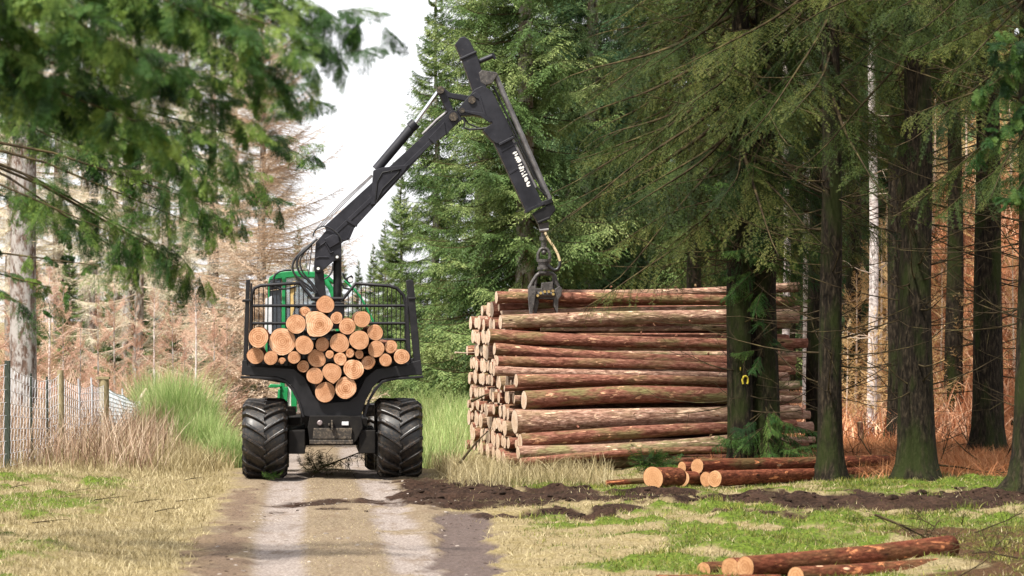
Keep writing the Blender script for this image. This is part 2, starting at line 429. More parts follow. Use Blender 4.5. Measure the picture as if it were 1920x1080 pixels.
c = m.mix(m.ramp(mid, [(.45, 0), (.68, .45)]), c, (.16, .12, .035))
c = m.mix(jit('needle'), c, m.mix(m.ramp(fine, [(.3, 0), (.7, 1)]), (.020, .012, .006), (.10, .052, .024)))
rd = m.mix(m.ramp(fine, [(.35, 0), (.68, 1)]), (.085, .060, .038), (.30, .235, .158))
c = m.mix(jit('road', .2, .8, .9), c, rd)
tk = m.mix(m.ramp(m.math('ADD', m.math('MULTIPLY', fine, .6), m.math('MULTIPLY', v, .5)), [(.3, 0), (.75, 1)]), (.125, .095, .080), (.32, .275, .245))
c = m.mix(jit('track', .2, .85, .8), c, tk)
st_ = m.noise(m.pos((1.6, .5, 1)), 2.2, 5, .65)
c = m.mix(m.math('MULTIPLY', m.ramp(st_, [(.52, 0), (.66, .6)]), m.attr('road')), c, (.13, .09, .06))
c = m.mix(m.math('MULTIPLY', jit('verge', .35, .65, .9), .8), c, m.mix(m.ramp(fine, [(.3, 0), (.7, 1)]), (.050, .032, .023), (.19, .13, .092)))
c = m.mix(jit('rut', .25, .8, .8), c, m.mix(m.ramp(fine, [(.3, 0), (.7, 1)]), (.040, .028, .023), (.15, .11, .095)))
c = m.mix(jit('moss', .32, .75, 1.1), c, m.mix(m.ramp(fine, [(.32, 0), (.7, 1)]), (.022, .036, .005), (.135, .185, .025)))
mdc = m.mix(m.ramp(m.math('ADD', m.math('MULTIPLY', fine, .6), m.math('MULTIPLY', mid, .4)), [(.38, 0), (.66, 1)]), (.008, .0045, .003), (.060, .034, .023))
mud_f = jit('mud', .28, .66, .9)
c = m.mix(mud_f, c, mdc)
bk = m.mix(m.ramp(m.noise(P, 6, 6, .7), [(.35, 0), (.65, 1)]), (.14, .045, .018), (.46, .20, .095))
c = m.mix(m.ramp(m.attr('bank'), [(.3, 0), (.7, 1)]), c, bk)
m.col(c)
m.set(m.b.inputs['Roughness'], m.math('MULTIPLY_ADD', m.attr('rut'), -.35, .95))
m.bump(m.math('ADD', fine, m.math('MULTIPLY', v, .5)), .7, .03)
ground = link('ground', me, m.m); ground['kind'] = 'structure'

# ------------------------------------------------------------------ plants: builders
def unit(a): return a / np.maximum(np.linalg.norm(a, axis=-1, keepdims=True), 1e-9)
def leaf_quads(O, D, N, ln, wd):
    """kite shaped leaves"""
    S_ = unit(np.cross(D, N)) * wd[:, None]
    D = D * ln[:, None]
    V = np.stack([O, O + D * .42 + S_ * .5, O + D, O + D * .42 - S_ * .5], 1).reshape(-1, 3)
    return V, np.arange(len(V)).reshape(-1, 4)
def needles(O, D, N, ln, k, nl, nw, rng):
    """each leaf becomes a little comb of needles, k a side"""
    n = len(O); S_ = unit(np.cross(D, N))
    t = (np.arange(k) + .5) / k
    outV = []
    for s in (-1, 1):
        base = O[:, None] + D[:, None] * (ln[:, None] * t[None])[..., None]
        ndir = unit(D[:, None] * .75 + s * S_[:, None] + N[:, None] * rng.uniform(-.5, .5, (n, k, 1)))
        L = nl * (1.05 - .5 * t)[None, :, None] * rng.uniform(.8, 1.2, (n, k, 1))
        side = D[:, None] * nw * .5
        outV.append(np.stack([base - side, base + side, base + ndir * L], 2).reshape(-1, 3))
    V = np.concatenate(outV)
    return V, np.arange(len(V)).reshape(-1, 3)
def sticks(P0, P1, r0, r1):
    d = unit(P1 - P0); up = np.where(np.abs(d[:, 2:3]) < .9, np.array([[0, 0, 1.]]), np.array([[1., 0, 0]]))
    u = unit(np.cross(d, up)); w = np.cross(d, u)
    V = []
    for P_, r in ((P0, r0), (P1, r1)):
        for k in range(3):
            a = 2 * math.pi * k / 3
            V.append(P_ + (u * math.cos(a) + w * math.sin(a)) * r[:, None])
    V = np.stack(V, 1).reshape(-1, 3); n = len(P0); b = np.arange(n)[:, None] * 6
    F = np.concatenate([b + np.array([[k, (k + 1) % 3, 3 + (k + 1) % 3, 3 + k]]) for k in range(3)])
    return V, F

def spray(rng, nsec=24, seclen=.36, sp=.022, ll=.055, lw=.013, sag=.22, lift=.16, hang=.25, ang=52, r0=.011, t0=.10, wav=.06, keep=1.0, rs=.0022):
    """one branch of unit length along +x: leaves (O, D, N, len, wid) and twigs (P0, P1, r0, r1)"""
    ph = rng.uniform(0, 6.28); sw = rng.uniform(-1, 1) * wav
    main = lambda t: np.array([t, sw * math.sin(2.2 * t + ph) - sw * math.sin(ph), -sag * t + lift * t * t * t + wav * .5 * math.sin(5 * t + ph) * t])
    O = []; D = []; N = []; L = []; Wd = []; P0 = []; P1 = []; Ra = []; Rb = []
    ts = np.linspace(0, 1, 9)
    for a, b in zip(ts[:-1], ts[1:]):
        P0.append(main(a)); P1.append(main(b)); Ra.append(r0 * (1 - .85 * a)); Rb.append(r0 * (1 - .85 * b))
    for i in range(nsec):
        for side in (-1, 1):
            if rng.rand() > keep: continue
            t = t0 + (.99 - t0) * (i + rng.uniform(.1, .9)) / nsec
            l = seclen * ((1 - t) ** .65 * .9 + .13) * rng.uniform(.65, 1.15) * min(1, (t - t0) * 4 + .45)
            base = main(t); tang = unit(main(min(t + .03, 1.03)) - main(t))
            a = RAD(ang * rng.uniform(.7, 1.2))
            lat = unit(np.array([-tang[1], tang[0], 0])) * side
            d = unit(tang * math.cos(a) + lat * math.sin(a) + np.array([0, 0, -hang * rng.uniform(.3, 1.6) + rng.uniform(-.1, .15)]))
            m = max(3, int(l / sp)); dr = hang * .8 * rng.uniform(.3, 1.5)
            f = lambda s: base + d * s + np.array([0, 0, -dr * s * s / max(l, .02)])
            k = 3 if l > .1 else 2
            for q in range(k):
                P0.append(f(l * q / k)); P1.append(f(l * (q + 1) / k)); Ra.append(-(rs * (1 - q / k) + .0012)); Rb.append(-(rs * (1 - (q + 1) / k) + .0012))
            nrm = unit(np.cross(d, np.cross(np.array([0, 0, 1.]), d)) + rng.uniform(-.35, .35, 3))
            for j in range(m + 1):
                s = l * (j + .5) / m if j < m else l
                dd = unit(d + np.array([0, 0, -2 * dr * s / max(l, .02)]))
                if j < m:
                    perp = unit(np.cross(nrm, dd)) * (1 if j % 2 else -1)
                    b_ = RAD(rng.uniform(28, 58))
                    dd = unit(dd * math.cos(b_) + perp * math.sin(b_) + np.array([0, 0, rng.uniform(-.45, .15) * (.4 + hang)]))
                O.append(f(s)); D.append(dd); N.append(unit(nrm + rng.uniform(-.5, .5, 3)))
                L.append(ll * rng.uniform(.6, 1.25) * (1.15 - .5 * s / max(l, .02))); Wd.append(lw * rng.uniform(.7, 1.3))
    A = np.array
    return dict(O=A(O), D=A(D), N=A(N), L=A(L), W=A(Wd), P0=A(P0), P1=A(P1), Ra=A(Ra), Rb=A(Rb))

def grow(temps, inst, rng, ncomb=0, nl=.02, nw=.0035, lsize=1.0, wsize=1.0):
    """inst: list of (template no, Matrix 3x3 as np, offset, scale). Returns V, faces, mats, tint"""
    V = []; Fs = []; mats = []; tint = []; b = 0
    for ti, T in enumerate(temps):
        sel = [i for i in inst if i[0] == ti]
        if not sel: continue
        M3 = np.array([i[1] for i in sel]); off = np.array([i[2] for i in sel]); sc = np.array([i[3] for i in sel])
        n = len(sel); nl_ = len(T['O'])
        tr = lambda P_: np.einsum('nij,mj->nmi', M3, P_)
        O = (tr(T['O']) * sc[:, None, None] + off[:, None]).reshape(-1, 3); D = tr(T['D']).reshape(-1, 3); N = tr(T['N']).reshape(-1, 3)
        L = (T['L'][None] * (sc[:, None] ** .6) * lsize).ravel(); Wd = (T['W'][None] * (sc[:, None] ** .5) * lsize * wsize).ravel()
        tb = np.repeat(rng.uniform(0, .78, n), nl_) + rng.uniform(0, .22, n * nl_)
        if ncomb:
            v, f = needles(O, D, N, L, ncomb, nl, nw, rng); t_ = np.tile(np.repeat(tb, ncomb), 2)
        else:
            v, f = leaf_quads(O, D, N, L, Wd); t_ = tb
        V.append(v); Fs.append(f + b); b += len(v); mats.append(np.zeros(len(f), int)); tint.append(t_)
        P0 = (tr(T['P0']) * sc[:, None, None] + off[:, None]).reshape(-1, 3); P1 = (tr(T['P1']) * sc[:, None, None] + off[:, None]).reshape(-1, 3)
        g = np.tile(T['Ra'] < 0, n); s2 = np.repeat(sc, len(T['Ra']))
        ra = np.abs(np.tile(T['Ra'], n)); rb = np.abs(np.tile(T['Rb'], n))
        ra = ra * np.where(g, s2 ** .35, s2); rb = rb * np.where(g, s2 ** .35, s2)
        v, f = sticks(P0, P1, ra, rb)
        V.append(v); Fs.append(f + b); b += len(v); mats.append(np.tile(np.where(g, 0, 1), 3)); tint.append(np.full(len(f), .3))
    return np.concatenate(V), Fs, np.concatenate(mats), np.concatenate(tint)

def rotzy(yaw, pitch, roll=0):
    c, s = math.cos(yaw), math.sin(yaw); cp, sp_ = math.cos(pitch), math.sin(pitch); cr, sr = math.cos(roll), math.sin(roll)
    Rz = np.array([[c, -s, 0], [s, c, 0], [0, 0, 1]]); Ry = np.array([[cp, 0, -sp_], [0, 1, 0], [sp_, 0, cp]]); Rx = np.array([[1, 0, 0], [0, cr, -sr], [0, sr, cr]])
    return Rz @ Ry @ Rx

def trunk_mesh(H, r, rng, flare=.5, n=14, top=.12, lean=.0):
    zs = np.concatenate([[-.25, 0, .12, .3, .6, 1.0], np.linspace(1.6, H, 14)])
    ph = rng.uniform(0, 6.28, 4); V = []
    lx, ly = rng.uniform(-1, 1, 2) * lean
    for z in zs:
        f = 1 - (1 - top) * max(z, 0) / H
        fl = 1 + flare * math.exp(-max(z, 0) / .22)
        for k in range(n):
            a = 2 * math.pi * k / n
            w = 1 + .05 * math.sin(3 * a + ph[0] + z) + .04 * math.sin(5 * a + ph[1] - 1.3 * z) + flare * .35 * math.exp(-max(z, 0) / .2) * math.sin(4 * a + ph[2])
            q = r * f * fl * w
            V.append((q * math.cos(a) + lx * z / H + .03 * math.sin(z * .9 + ph[3]), q * math.sin(a) + ly * z / H, z))
    m = len(zs)
    F = np.array([(i * n + k, i * n + (k + 1) % n, (i + 1) * n + (k + 1) % n, (i + 1) * n + k) for i in range(m - 1) for k in range(n)])
    return np.array(V), F

def conifer_parts(rng, temps, H, z0, R, r, gap=.42, per=6, prof=1.0, pitch0=-12, pitch1=38, zmax=None, wsize=1.0, lsize=1.0, dead=0, deadz=(0.8, 4), flare=.5, tilt=0, thin=1.0, comb=0):
    inst = []; z = z0
    while z < min(H - .15, zmax or 1e9):
        f = (z - z0) / (H - z0)
        for k in range(per if f < .85 else max(3, per - 2)):
            if rng.rand() > thin: continue
            s = (R * (1 - f) ** prof + .12) * rng.uniform(.72, 1.15) * (1 if z0 < 1 or f > .08 else .8)
            yaw = rng.uniform(0, 6.283)
            pit = RAD(pitch0 + (pitch1 - pitch0) * f ** 1.3 + rng.uniform(-8, 8))
            inst.append((rng.randint(len(temps)), rotzy(yaw, pit, rng.uniform(-.25, .25)), (0, 0, z + rng.uniform(-.5, .5) * gap), s))
        z += gap * (1 - .45 * f)
    crown = grow(temps, inst, rng, comb, .036, .0085, lsize=lsize, wsize=wsize)
    tv, tf = trunk_mesh(H, r, rng, flare)
    lv = None
    if dead:
        P0 = []; P1 = []; a0 = []; a1 = []
        for i in range(dead):
            z = rng.uniform(*deadz); yaw = rng.uniform(0, 6.283); l = rng.uniform(.6, 3.0)
            p = np.array([math.cos(yaw) * r * .6, math.sin(yaw) * r * .6, z]); d = unit(np.array([math.cos(yaw), math.sin(yaw), rng.uniform(-.45, .25)]))
            rr = rng.uniform(.008, .02)
            for q in range(5):
                d2 = unit(d + np.array([rng.uniform(-.1, .1), rng.uniform(-.1, .1), .13 - .02 * q])); e = p + d2 * l / 5
                P0.append(p); P1.append(e); a0.append(rr * (1 - q / 5.5)); a1.append(rr * (1 - (q + 1) / 5.5))
                if rng.rand() < .8:
                    sd = unit(d2 + rng.uniform(-.8, .8, 3)); P0.append(e); P1.append(e + sd * rng.uniform(.15, .5)); a0.append(rr * .35); a1.append(.0015)
                p = e; d = d2
        lv = sticks(np.array(P0), np.array(P1), np.array(a0), np.array(a1))
    return crown, (tv, tf), lv

def make_tree(name, parts, leaf, wood, bark, dead='twig_dead'):
    root = empty(name)
    (V, Fs, ms, ti), (tv, tf), lv = parts
    link('crown', mesh_np('crown', V, Fs, ms, {'tint': ti}), [MT[leaf], MT[wood]], root)
    link('trunk', mesh_np('trunk', tv, [tf], smooth=True), MT[bark], root)
    if lv is not None: link('dead_branches', mesh_np('dead_branches', lv[0], [lv[1]]), MT[dead], root)['kind'] = 'stuff'
    return root
def set_at(o, u, D, label, cat, group=None, sc=1.0, rz=None, x=None, dz=0):
    x = (u - 960) * D / FPX if x is None else x
    o.location = (x, D, hz(x, D) - .03 + dz); o.scale = (sc,) * 3 if not isinstance(sc, tuple) else sc
    o.rotation_euler = (0, 0, rz if rz is not None else random.uniform(0, 6.28))
    props(o, label, cat, group); return o

def blades(Pn, h, w, rng, lean=.35, segs=2, curl=.6):
    n = len(Pn); az = rng.uniform(0, 6.283, n); ld = np.stack([np.cos(az), np.sin(az), np.zeros(n)], 1)
    fa = rng.uniform(0, 6.283, n); sd = np.stack([np.cos(fa), np.sin(fa), np.zeros(n)], 1) * w[:, None] * .5
    l = rng.uniform(0, lean, n)[:, None]; up = np.array([[0, 0, 1.]])
    pts = []
    for k in range(segs + 1):
        t = k / segs
        c = Pn + up * (h[:, None] * t * (1 - .25 * l * curl * t)) + ld * (h[:, None] * l * t * (1 - curl + curl * t) * 1.3)
        pts.append((c, 1 - t))
    V = []
    for c, f in pts[:-1]: V += [c - sd * (.35 + .65 * f), c + sd * (.35 + .65 * f)]
    V.append(pts[-1][0])
    V = np.stack(V, 1); m = V.shape[1]; b = np.arange(n)[:, None] * m
    Fq = [b + np.array([[2 * k, 2 * k + 1, 2 * k + 3, 2 * k + 2]]) for k in range(segs - 1)]
    Ft = b + np.array([[m - 3, m - 2, m - 1]])
    fs = ([np.concatenate(Fq)] if Fq else []) + [Ft]
    nf = sum(len(f) for f in fs); bt = rng.rand(n)
    return V.reshape(-1, 3), fs, np.tile(bt, nf // n)
def stuff_blades(name, label, Pn, h, w, mat, rng, **k):
    V, fs, t = blades(Pn, h, w, rng, **k)
    o = link(name, mesh_np(name, V, fs, attr={'tint': t}), MT[mat])
    return props(o, label, 'vegetation', kind='stuff')
def scatter(n, x0, x1, y0, y1, rng, keep):
    x = rng.uniform(x0, x1, n); y = rng.uniform(y0, y1, n); mkk = masks(x, y)
    k = rng.rand(n) < keep(x, y, mkk); x = x[k]; y = y[k]
    return np.stack([x, y, height(x, y) - .01], 1)

# ------------------------------------------------------------------ the big spruces beyond the stack
random.seed(3)
rg = np.random.RandomState(11)
sunny = [spray(rg, 24, .40, .019, .082, .020, sag=s_, lift=l_, hang=h_) for s_, l_, h_ in ((.25, .22, .35), (.35, .30, .5), (.15, .18, .3), (.30, .22, .6))]
spA = make_tree('spruce_tree', conifer_parts(rg, sunny, 23, .4, 3.3, .3, gap=.50, per=8, prof=.75, zmax=15.5), 'needles_sunny', 'twig_dead', 'bark_brown')
spB = make_tree('spruce_tree', conifer_parts(rg, sunny, 21, .3, 3.0, .28, gap=.46, per=8, prof=.8, zmax=16), 'needles_sunny', 'twig_dead', 'bark_brown')
spC = make_tree('spruce_tree', conifer_parts(rg, sunny, 13.2, .2, 2.1, .17, gap=.36, per=7, prof=.85), 'needles_sunny', 'twig_dead', 'bark_brown')
spD = make_tree('spruce_tree', conifer_parts(rg, sunny, 22, .5, 3.2, .28, gap=.50, per=8, prof=.75, zmax=16), 'needles_blue', 'twig_dead', 'bark_brown')
set_at(spA, 985, 78, 'tall light green spruce with dense tiers directly behind the crane stick and grapple', 'tree', 'tall spruces behind the log stack')
set_at(spC, 818, 92, 'slim pointed spruce whose whole tip shows against the white sky beside the crane elbow', 'tree', 'tall spruces behind the log stack')
set_at(spB, 905, 86, 'tall green spruce edging the sky between the pointed spruce and the crane stick', 'tree', 'tall spruces behind the log stack')
set_at(spD, 1110, 84, 'dark bluish green spruce standing behind the top logs, just past the grapple', 'tree', 'tall spruces behind the log stack')
for src, u, D, sc in ((spA, 1230, 88, 1.05), (spB, 1345, 80, 1.0), (spD, 1450, 95, 1.1), (spD, 1180, 104, 1.1), (spA, 1060, 100, 1.0), (spB, 1560, 105, 1.0),
                      (spD, 1660, 112, 1.1), (spA, 1780, 115, 1.1), (spD, 1890, 108, 1.1), (spB, 2000, 112, 1.0), (spD, 1720, 98, .9), (spD, 1500, 82, .8)):
    set_at(copy_tree(src), u, D, 'green spruce in the wood seen through the dark trunks and boughs past the log stack', 'tree', 'spruces deep in the wood', sc)
set_at(copy_tree(spC), 752, 104, 'small spruce low against the sky behind the end of the headboard grille', 'tree', None, .62)
for u, D, sc in ((700, 175, .55), (722, 160, .62), (672, 190, .5), (640, 180, .55), (600, 185, .6), (560, 170, .62)):
    set_at(copy_tree(spC), u, D, 'far small spruce low on the horizon at the end of the track', 'tree', 'far spruces at the end of the track', sc)
for src, u, D, sc in ((spD, -60, 142, .30), (spD, 60, 138, .28), (spD, 170, 145, .32), (spD, 280, 138, .28), (spD, 390, 142, .3)):
    set_at(copy_tree(src), u, D, 'distant green spruce behind the bare larches across the track', 'tree', 'distant spruces behind the larches', sc)

for u, D, sc in ((1580, 79, .55), (1630, 82, .62), (1690, 80, .58)):
    set_at(copy_tree(spD), u, D, 'dark green spruce close behind the golden young larches', 'tree', 'spruces behind the golden larches', sc)
for u, D, sc in ((60, 79, .30), (130, 82, .34), (205, 78, .28), (262, 80, .32), (330, 84, .34), (415, 82, .30), (470, 90, .34)):
    set_at(copy_tree(spC), u, D, 'small green spruce showing low between the bare larches beyond the fence', 'tree', 'small spruces among the larches', sc)
# ------------------------------------------------------------------ bare larches on the other side
bare = [spray(rg, 26, .34, .032, .085, .0050, sag=s_, lift=l_, hang=h_, ang=60, r0=.009, rs=.0035) for s_, l_, h_ in ((.12, .22, .2), (.22, .34, .3), (.05, .16, .25))]
laA = make_tree('larch_tree', conifer_parts(rg, bare, 11.6, .8, 3.1, .17, gap=.34, per=7, prof=.62, pitch0=-4, pitch1=42, wsize=1.5), 'larch_twig', 'larch_twig', 'bark_brown')
set_at(laA, 492, 74, 'bare orange brown larch with a fine twiggy cone right beside the white sky', 'tree', 'bare larches')
laB = make_tree('larch_tree', conifer_parts(rg, bare, 14, 2.0, 3.4, .2, gap=.52, per=5, thin=.75, prof=.6, pitch0=-8, pitch1=35, wsize=1.3), 'tan_twig', 'twig_pale', 'bark_brown')
for i, (u, D, sc) in enumerate(((400, 84, 1.0), (310, 92, 1.05), (215, 86, 1.0), (110, 94, 1.1), (20, 88, 1.0), (-80, 92, 1.1), (440, 100, 1.1), (160, 106, 1.2), (350, 110, 1.2), (60, 112, 1.2), (260, 76, .8))):
    o = laB if i == 0 else copy_tree(laB)
    set_at(o, u, D, 'bare tan larch of fine twigs in the thicket beyond the wire fence', 'tree', 'bare tan larches beyond the fence', sc)

yl = [spray(rg, 11, .40, .075, .12, .009, sag=s_, lift=l_, hang=.06, ang=48, r0=.012, rs=.0045) for s_, l_ in ((-.15, .2), (-.05, .25))]
gl = [spray(rg, 6, .42, .11, .11, .012, sag=s_, lift=l_, hang=.0, ang=46, r0=.017, rs=.007) for s_, l_ in ((-.2, .2), (-.1, .25))]
young = {}
for key, leaf, wood in (('pink', 'pink_twig', 'pink_twig'), ('pale', 'pink_twig', 'twig_pale'), ('gold', 'gold_twig', 'gold_twig')):
    young[key] = make_tree('young_larch', conifer_parts(rg, gl if key == 'gold' else yl, 4.0, .25, 1.15, .042, gap=.36, per=4, prof=.8, pitch0=8, pitch1=48, flare=.1, thin=.8), leaf, wood, {'pale': 'bark_pale', 'pink': 'bark_brown', 'gold': 'twig_pale'}[key])
used = set()
def put_young(key, u, D, sc, label, group):
    o = young[key] if key not in used else copy_tree(young[key]); used.add(key)
    return set_at(o, u, D, label, 'young tree', group, sc)
put_young('pale', 290, 66, .80, 'bare young tree with a pale stem above the fresh green broom', 'young larches by the fence')
put_young('pale', 366, 67, .85, 'bare young tree with a straight pale stem between the broom and the machine', 'young larches by the fence')
put_young('pale', 92, 64, .95, 'bare young tree with a pale stem behind the netting, next to the thick grey trunk', 'young larches by the fence')
for u, D, sc in ((120, 66, .82), (150, 63, .6), (185, 64, .75), (215, 70, .85), (255, 66, .7), (325, 70, .75), (400, 68, .8), (425, 72, .8), (20, 67, .9), (-25, 66, .9), (345, 63, .55), (60, 72, .95)):
    put_young('pink', u, D, sc, 'reddish bare young larch in the low thicket behind the wire fence and broom', 'reddish young larches')
for u, D, sc in ((1588, 62, .62), (1605, 65, .9), (1650, 66, 1.2), (1672, 64, 1.05), (1690, 67, 1.2), (1640, 61, .7), (1612, 70, 1.0), (1664, 71, 1.3), (1745, 64, .6), (1765, 68, .75), (1800, 66, .7), (1900, 66, .8), (1778, 74, .9), (1812, 77, 1.0), (1830, 71, .8), (1752, 78, 1.1), (1792, 80, 1.1), (1895, 75, 1.0), (1870, 79, 1.1)):
    put_young('gold', u, D, sc, 'golden bare young larch in the sunlit opening between the dark trunks', 'golden young larches')

# bare trunks that stand out
def pole(name, u, D, wpx, label, bark, H=16, v0=None, group=None, flare=.3):
    root = empty(name); r = wpx * D / FPX / 2 * 1.04
    tv, tf = trunk_mesh(H, r, rg, flare, top=.55)
    link('trunk', mesh_np('trunk', tv, [tf], smooth=True), MT[bark], root)
    P0 = []; P1 = []; a0 = []; a1 = []
    for i in range(26):
        z = rg.uniform(2.0, H * .9); yaw = rg.uniform(0, 6.283); p = np.array([0, 0, z]); d = unit(np.array([math.cos(yaw), math.sin(yaw), rg.uniform(-.2, .4)])); l = rg.uniform(.5, 1.9) ; rr = rg.uniform(.010, .022)
        for q in range(4):
            d = unit(d + rg.uniform(-.16, .16, 3)); e = p + d * l / 4
            P0.append(p); P1.append(e); a0.append(rr * (1 - q / 4.4)); a1.append(rr * (1 - (q + 1) / 4.4)); p = e
            s2 = unit(d + rg.uniform(-.9, .9, 3)); P0.append(e); P1.append(e + s2 * l * .25); a0.append(rr * .4); a1.append(.002)
    v, f = sticks(np.array(P0), np.array(P1), np.array(a0), np.array(a1))
    link('crown', mesh_np('crown', v, [f]), MT['twig_pale' if bark != 'bark_dark' else 'twig_dead'], root)
    return set_at(root, u, D, label, 'tree', group)
pole('larch_tree', 44, 60, 50, 'thick grey trunk with white lichen behind the dark fence post', 'bark_grey', 20)
pole('larch_tree', 240, 80, 22, 'slim grey lichened trunk rising behind the broom bush', 'bark_grey', 20)
pole('larch_tree', 176, 88, 15, 'thin brown grey trunk between the thick lichened trunk and the slim one', 'bark_grey', 18)
pole('birch_tree', 1637, 61.5, 18, 'pale white trunk rising out of the golden young larches', 'bark_pale', 18)
pole('birch_tree', 1513, 68, 16, 'pale trunk beside the dark paired trunks behind the end of the log stack', 'bark_pale', 18)
pole('birch_tree', 1474, 70, 14, 'pinkish pale trunk showing just past the yellow marked trunks', 'bark_pale', 18)

# ------------------------------------------------------------------ the dark spruces on the near side of the wood
shade = [spray(rg, 24, .38, .0125, .052, .0098, sag=s_, lift=l_, hang=h_, keep=k_, t0=.22, wav=.12, r0=.012) for s_, l_, h_, k_ in ((.35, .12, .4, .85), (.5, .25, .3, .8), (.25, .05, .5, .8), (.6, .2, .4, .6))]
bright = [spray(rg, 22, .36, .013, .045, .0095, sag=s_, lift=l_, hang=h_, keep=k_, t0=.22, wav=.12) for s_, l_, h_, k_ in ((.35, .12, .6, .9), (.5, .25, .5, .8))]
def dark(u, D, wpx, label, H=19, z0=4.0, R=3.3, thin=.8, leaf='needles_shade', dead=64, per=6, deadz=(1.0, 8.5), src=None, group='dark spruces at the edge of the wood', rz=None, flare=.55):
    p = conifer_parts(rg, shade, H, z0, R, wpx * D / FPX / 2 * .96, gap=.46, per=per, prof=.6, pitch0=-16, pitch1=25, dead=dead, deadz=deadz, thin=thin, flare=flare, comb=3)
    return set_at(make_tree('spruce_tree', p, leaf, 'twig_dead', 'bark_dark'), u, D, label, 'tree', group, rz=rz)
t1 = dark(1387, 49.0, 53, 'dark mossy trunk with a yellow painted ring, standing against the log stack', z0=4.9, R=3.8, thin=.62, rz=0, flare=.25)
t2 = dark(1433, 49.3, 62, 'thick dark trunk paired tight against the yellow marked trunk', z0=5.2, R=3.2, thin=.6, rz=0, flare=.25)
t3 = dark(1558, 46.7, 50, 'straight dark trunk with a mossy foot in front of the small log pile', z0=6.4, R=3.0, thin=.55)
t4 = dark(1531, 53.5, 40, 'dark trunk half hidden behind the straight trunk with the mossy foot', z0=6.2, R=2.8, thin=.6)
t5 = dark(1718, 46.4, 74, 'thick dark trunk standing on bright moss past the end of the small log pile', z0=6.6, R=3.2, thin=.55, dead=70)
t6 = dark(1682, 60, 42, 'dark trunk in front of the sunlit bracken, half behind the thick mossy one', z0=8.2, R=2.8, thin=.6)
t7 = dark(1852, 54, 64, 'dark trunk with a mossy flared base before the orange bracken slope', z0=7.2, R=3.2, thin=.55, dead=70)
t8 = dark(1938, 42.5, 76, 'large dark trunk with a spreading root foot at the edge of the view', z0=5.0, R=2.8, thin=.7, flare=1.1)
t9 = dark(1395, 66, 30, 'dark spruce trunk behind the far end of the log stack', z0=4.4, R=3.2)
for u, D in ((1300, 62), (1600, 70), (1790, 66), (1930, 63), (1480, 74)):
    c = copy_tree(t9 if u < 1500 else t6)
    set_at(c, u, D, 'dark spruce further back among the trunks at the edge of the wood', 'tree', 'dark spruces further back', 1.0, dz=1.0 if D == 62 else 0)
# low live twigs on the yellow marked trunk, and boughs that reach in
def bough_mesh(name, temps, ends, rng, mats, parent, ncomb=0, nl=.02, nw=.0035, lsize=1, wsize=1):
    inst = []
    for a, b in ends:
        a = np.array(a, float); b = np.array(b, float); d = b - a; s = np.linalg.norm(d)
        yaw = math.atan2(d[1], d[0]); pit = math.asin(d[2] / s)
        inst.append((rng.randint(len(temps)), rotzy(yaw, pit, rng.uniform(-.6, .6)), a, s))
    V, Fs, ms, ti = grow(temps, inst, rng, ncomb, nl, nw, lsize, wsize)
    return link(name, mesh_np(name, V, Fs, ms, {'tint': ti}), mats, parent)
ends = []
for i in range(95):
    z = rg.choice([rg.uniform(.4, 1.2), rg.uniform(1.95, 7.4), rg.uniform(2, 7.4), rg.uniform(3, 7.4)]); yaw = rg.uniform(math.pi * .95, math.pi * 1.95); l = rg.uniform(.4, 1.0) * (1.0 if z < 4 else 1.35)
    a = np.array([.42 + math.cos(yaw) * .1, -.05 + math.sin(yaw) * .15, z]); ends.append((a, a + np.array([math.cos(yaw) * l, math.sin(yaw) * l, rg.uniform(-.35, .1)])))
bough_mesh('live_twigs', bright, ends, rg, [MT['needles_bright'], MT['twig_dead']], t1)['kind'] = 'stuff'

# spruce outside the view whose boughs hang into the top of the view
near = [spray(rg, 13, .46, .034, .10, .02, sag=s_, lift=-.08, hang=h_, wav=.15, r0=.006, keep=.9, rs=.0014) for h_, s_ in ((.25, .1), (.5, .3), (.9, .5), (.6, -.1))]
def hanging(name, x, y, H, r, ends, label, leaf, ncomb=7, nl=.020, nw=.0042, temps=near, limbs=()):
    root = empty(name); tv, tf = trunk_mesh(H, r, rg, .4)
    link('trunk', mesh_np('trunk', tv, [tf], smooth=True), MT['bark_dark'], root)
    z = hz(x, y); o = np.array([x, y, z])
    bough_mesh('crown', temps, [(np.array(a) - o, np.array(b) - o) for a, b in ends], rg, [MT[leaf], MT['twig_dead']], root, ncomb, nl, nw)
    for a, b in limbs:
        m_ = MB(); a = a - o; b = b - o; mid = (a + b) / 2 + np.array([0, 0, .12])
        m_.tube([a, mid, b], .022, 6, r1=.004); m_.build('limb', MT['twig_dead'], root)
    root.location = o; return props(root, label, 'tree')
def fan(bu, bv, bD, tips, n, rng, L=.9, dirx=1, dD=.6, t0=.2, fall=.45):
    """limbs from a common base towards points of the view, with side boughs along each"""
    a = px(bu, bv, bD)
    for tu, tv_, tD in tips:
        b = px(tu, tv_, tD); limbs.append((a, b - (b - a) * .08)); ax = unit(b - a)
        for i in range(n):
            t = t0 + (1 - t0) * ((i + rng.rand()) / n) ** .8; p = a + (b - a) * t + np.array([0, 0, .24 * 2 * t * (1 - t)])
            l = L * rng.uniform(.55, 1.1) * (1.15 - .45 * t)
            d = unit(ax * rng.uniform(-.15, .9) + np.array([dirx * rng.uniform(-.5, .7), rng.uniform(-1, 1) * dD, rng.uniform(-1.3, .45) * fall]))
            ends.append((p, p + d * l))
        ends.append((b - ax * .5, b))
ends = []; limbs = []
fan(-500, -250, 20.5, ((712, 45, 20), (655, 95, 19.5), (600, 120, 21), (550, 160, 20), (480, 60, 18.5), (420, 190, 20), (300, 120, 18), (200, 40, 18), (560, 20, 20), (100, 160, 19), (350, 30, 19), (60, 60, 20), (250, 200, 21)), 52, rg, L=.46, fall=.8, dD=.8)
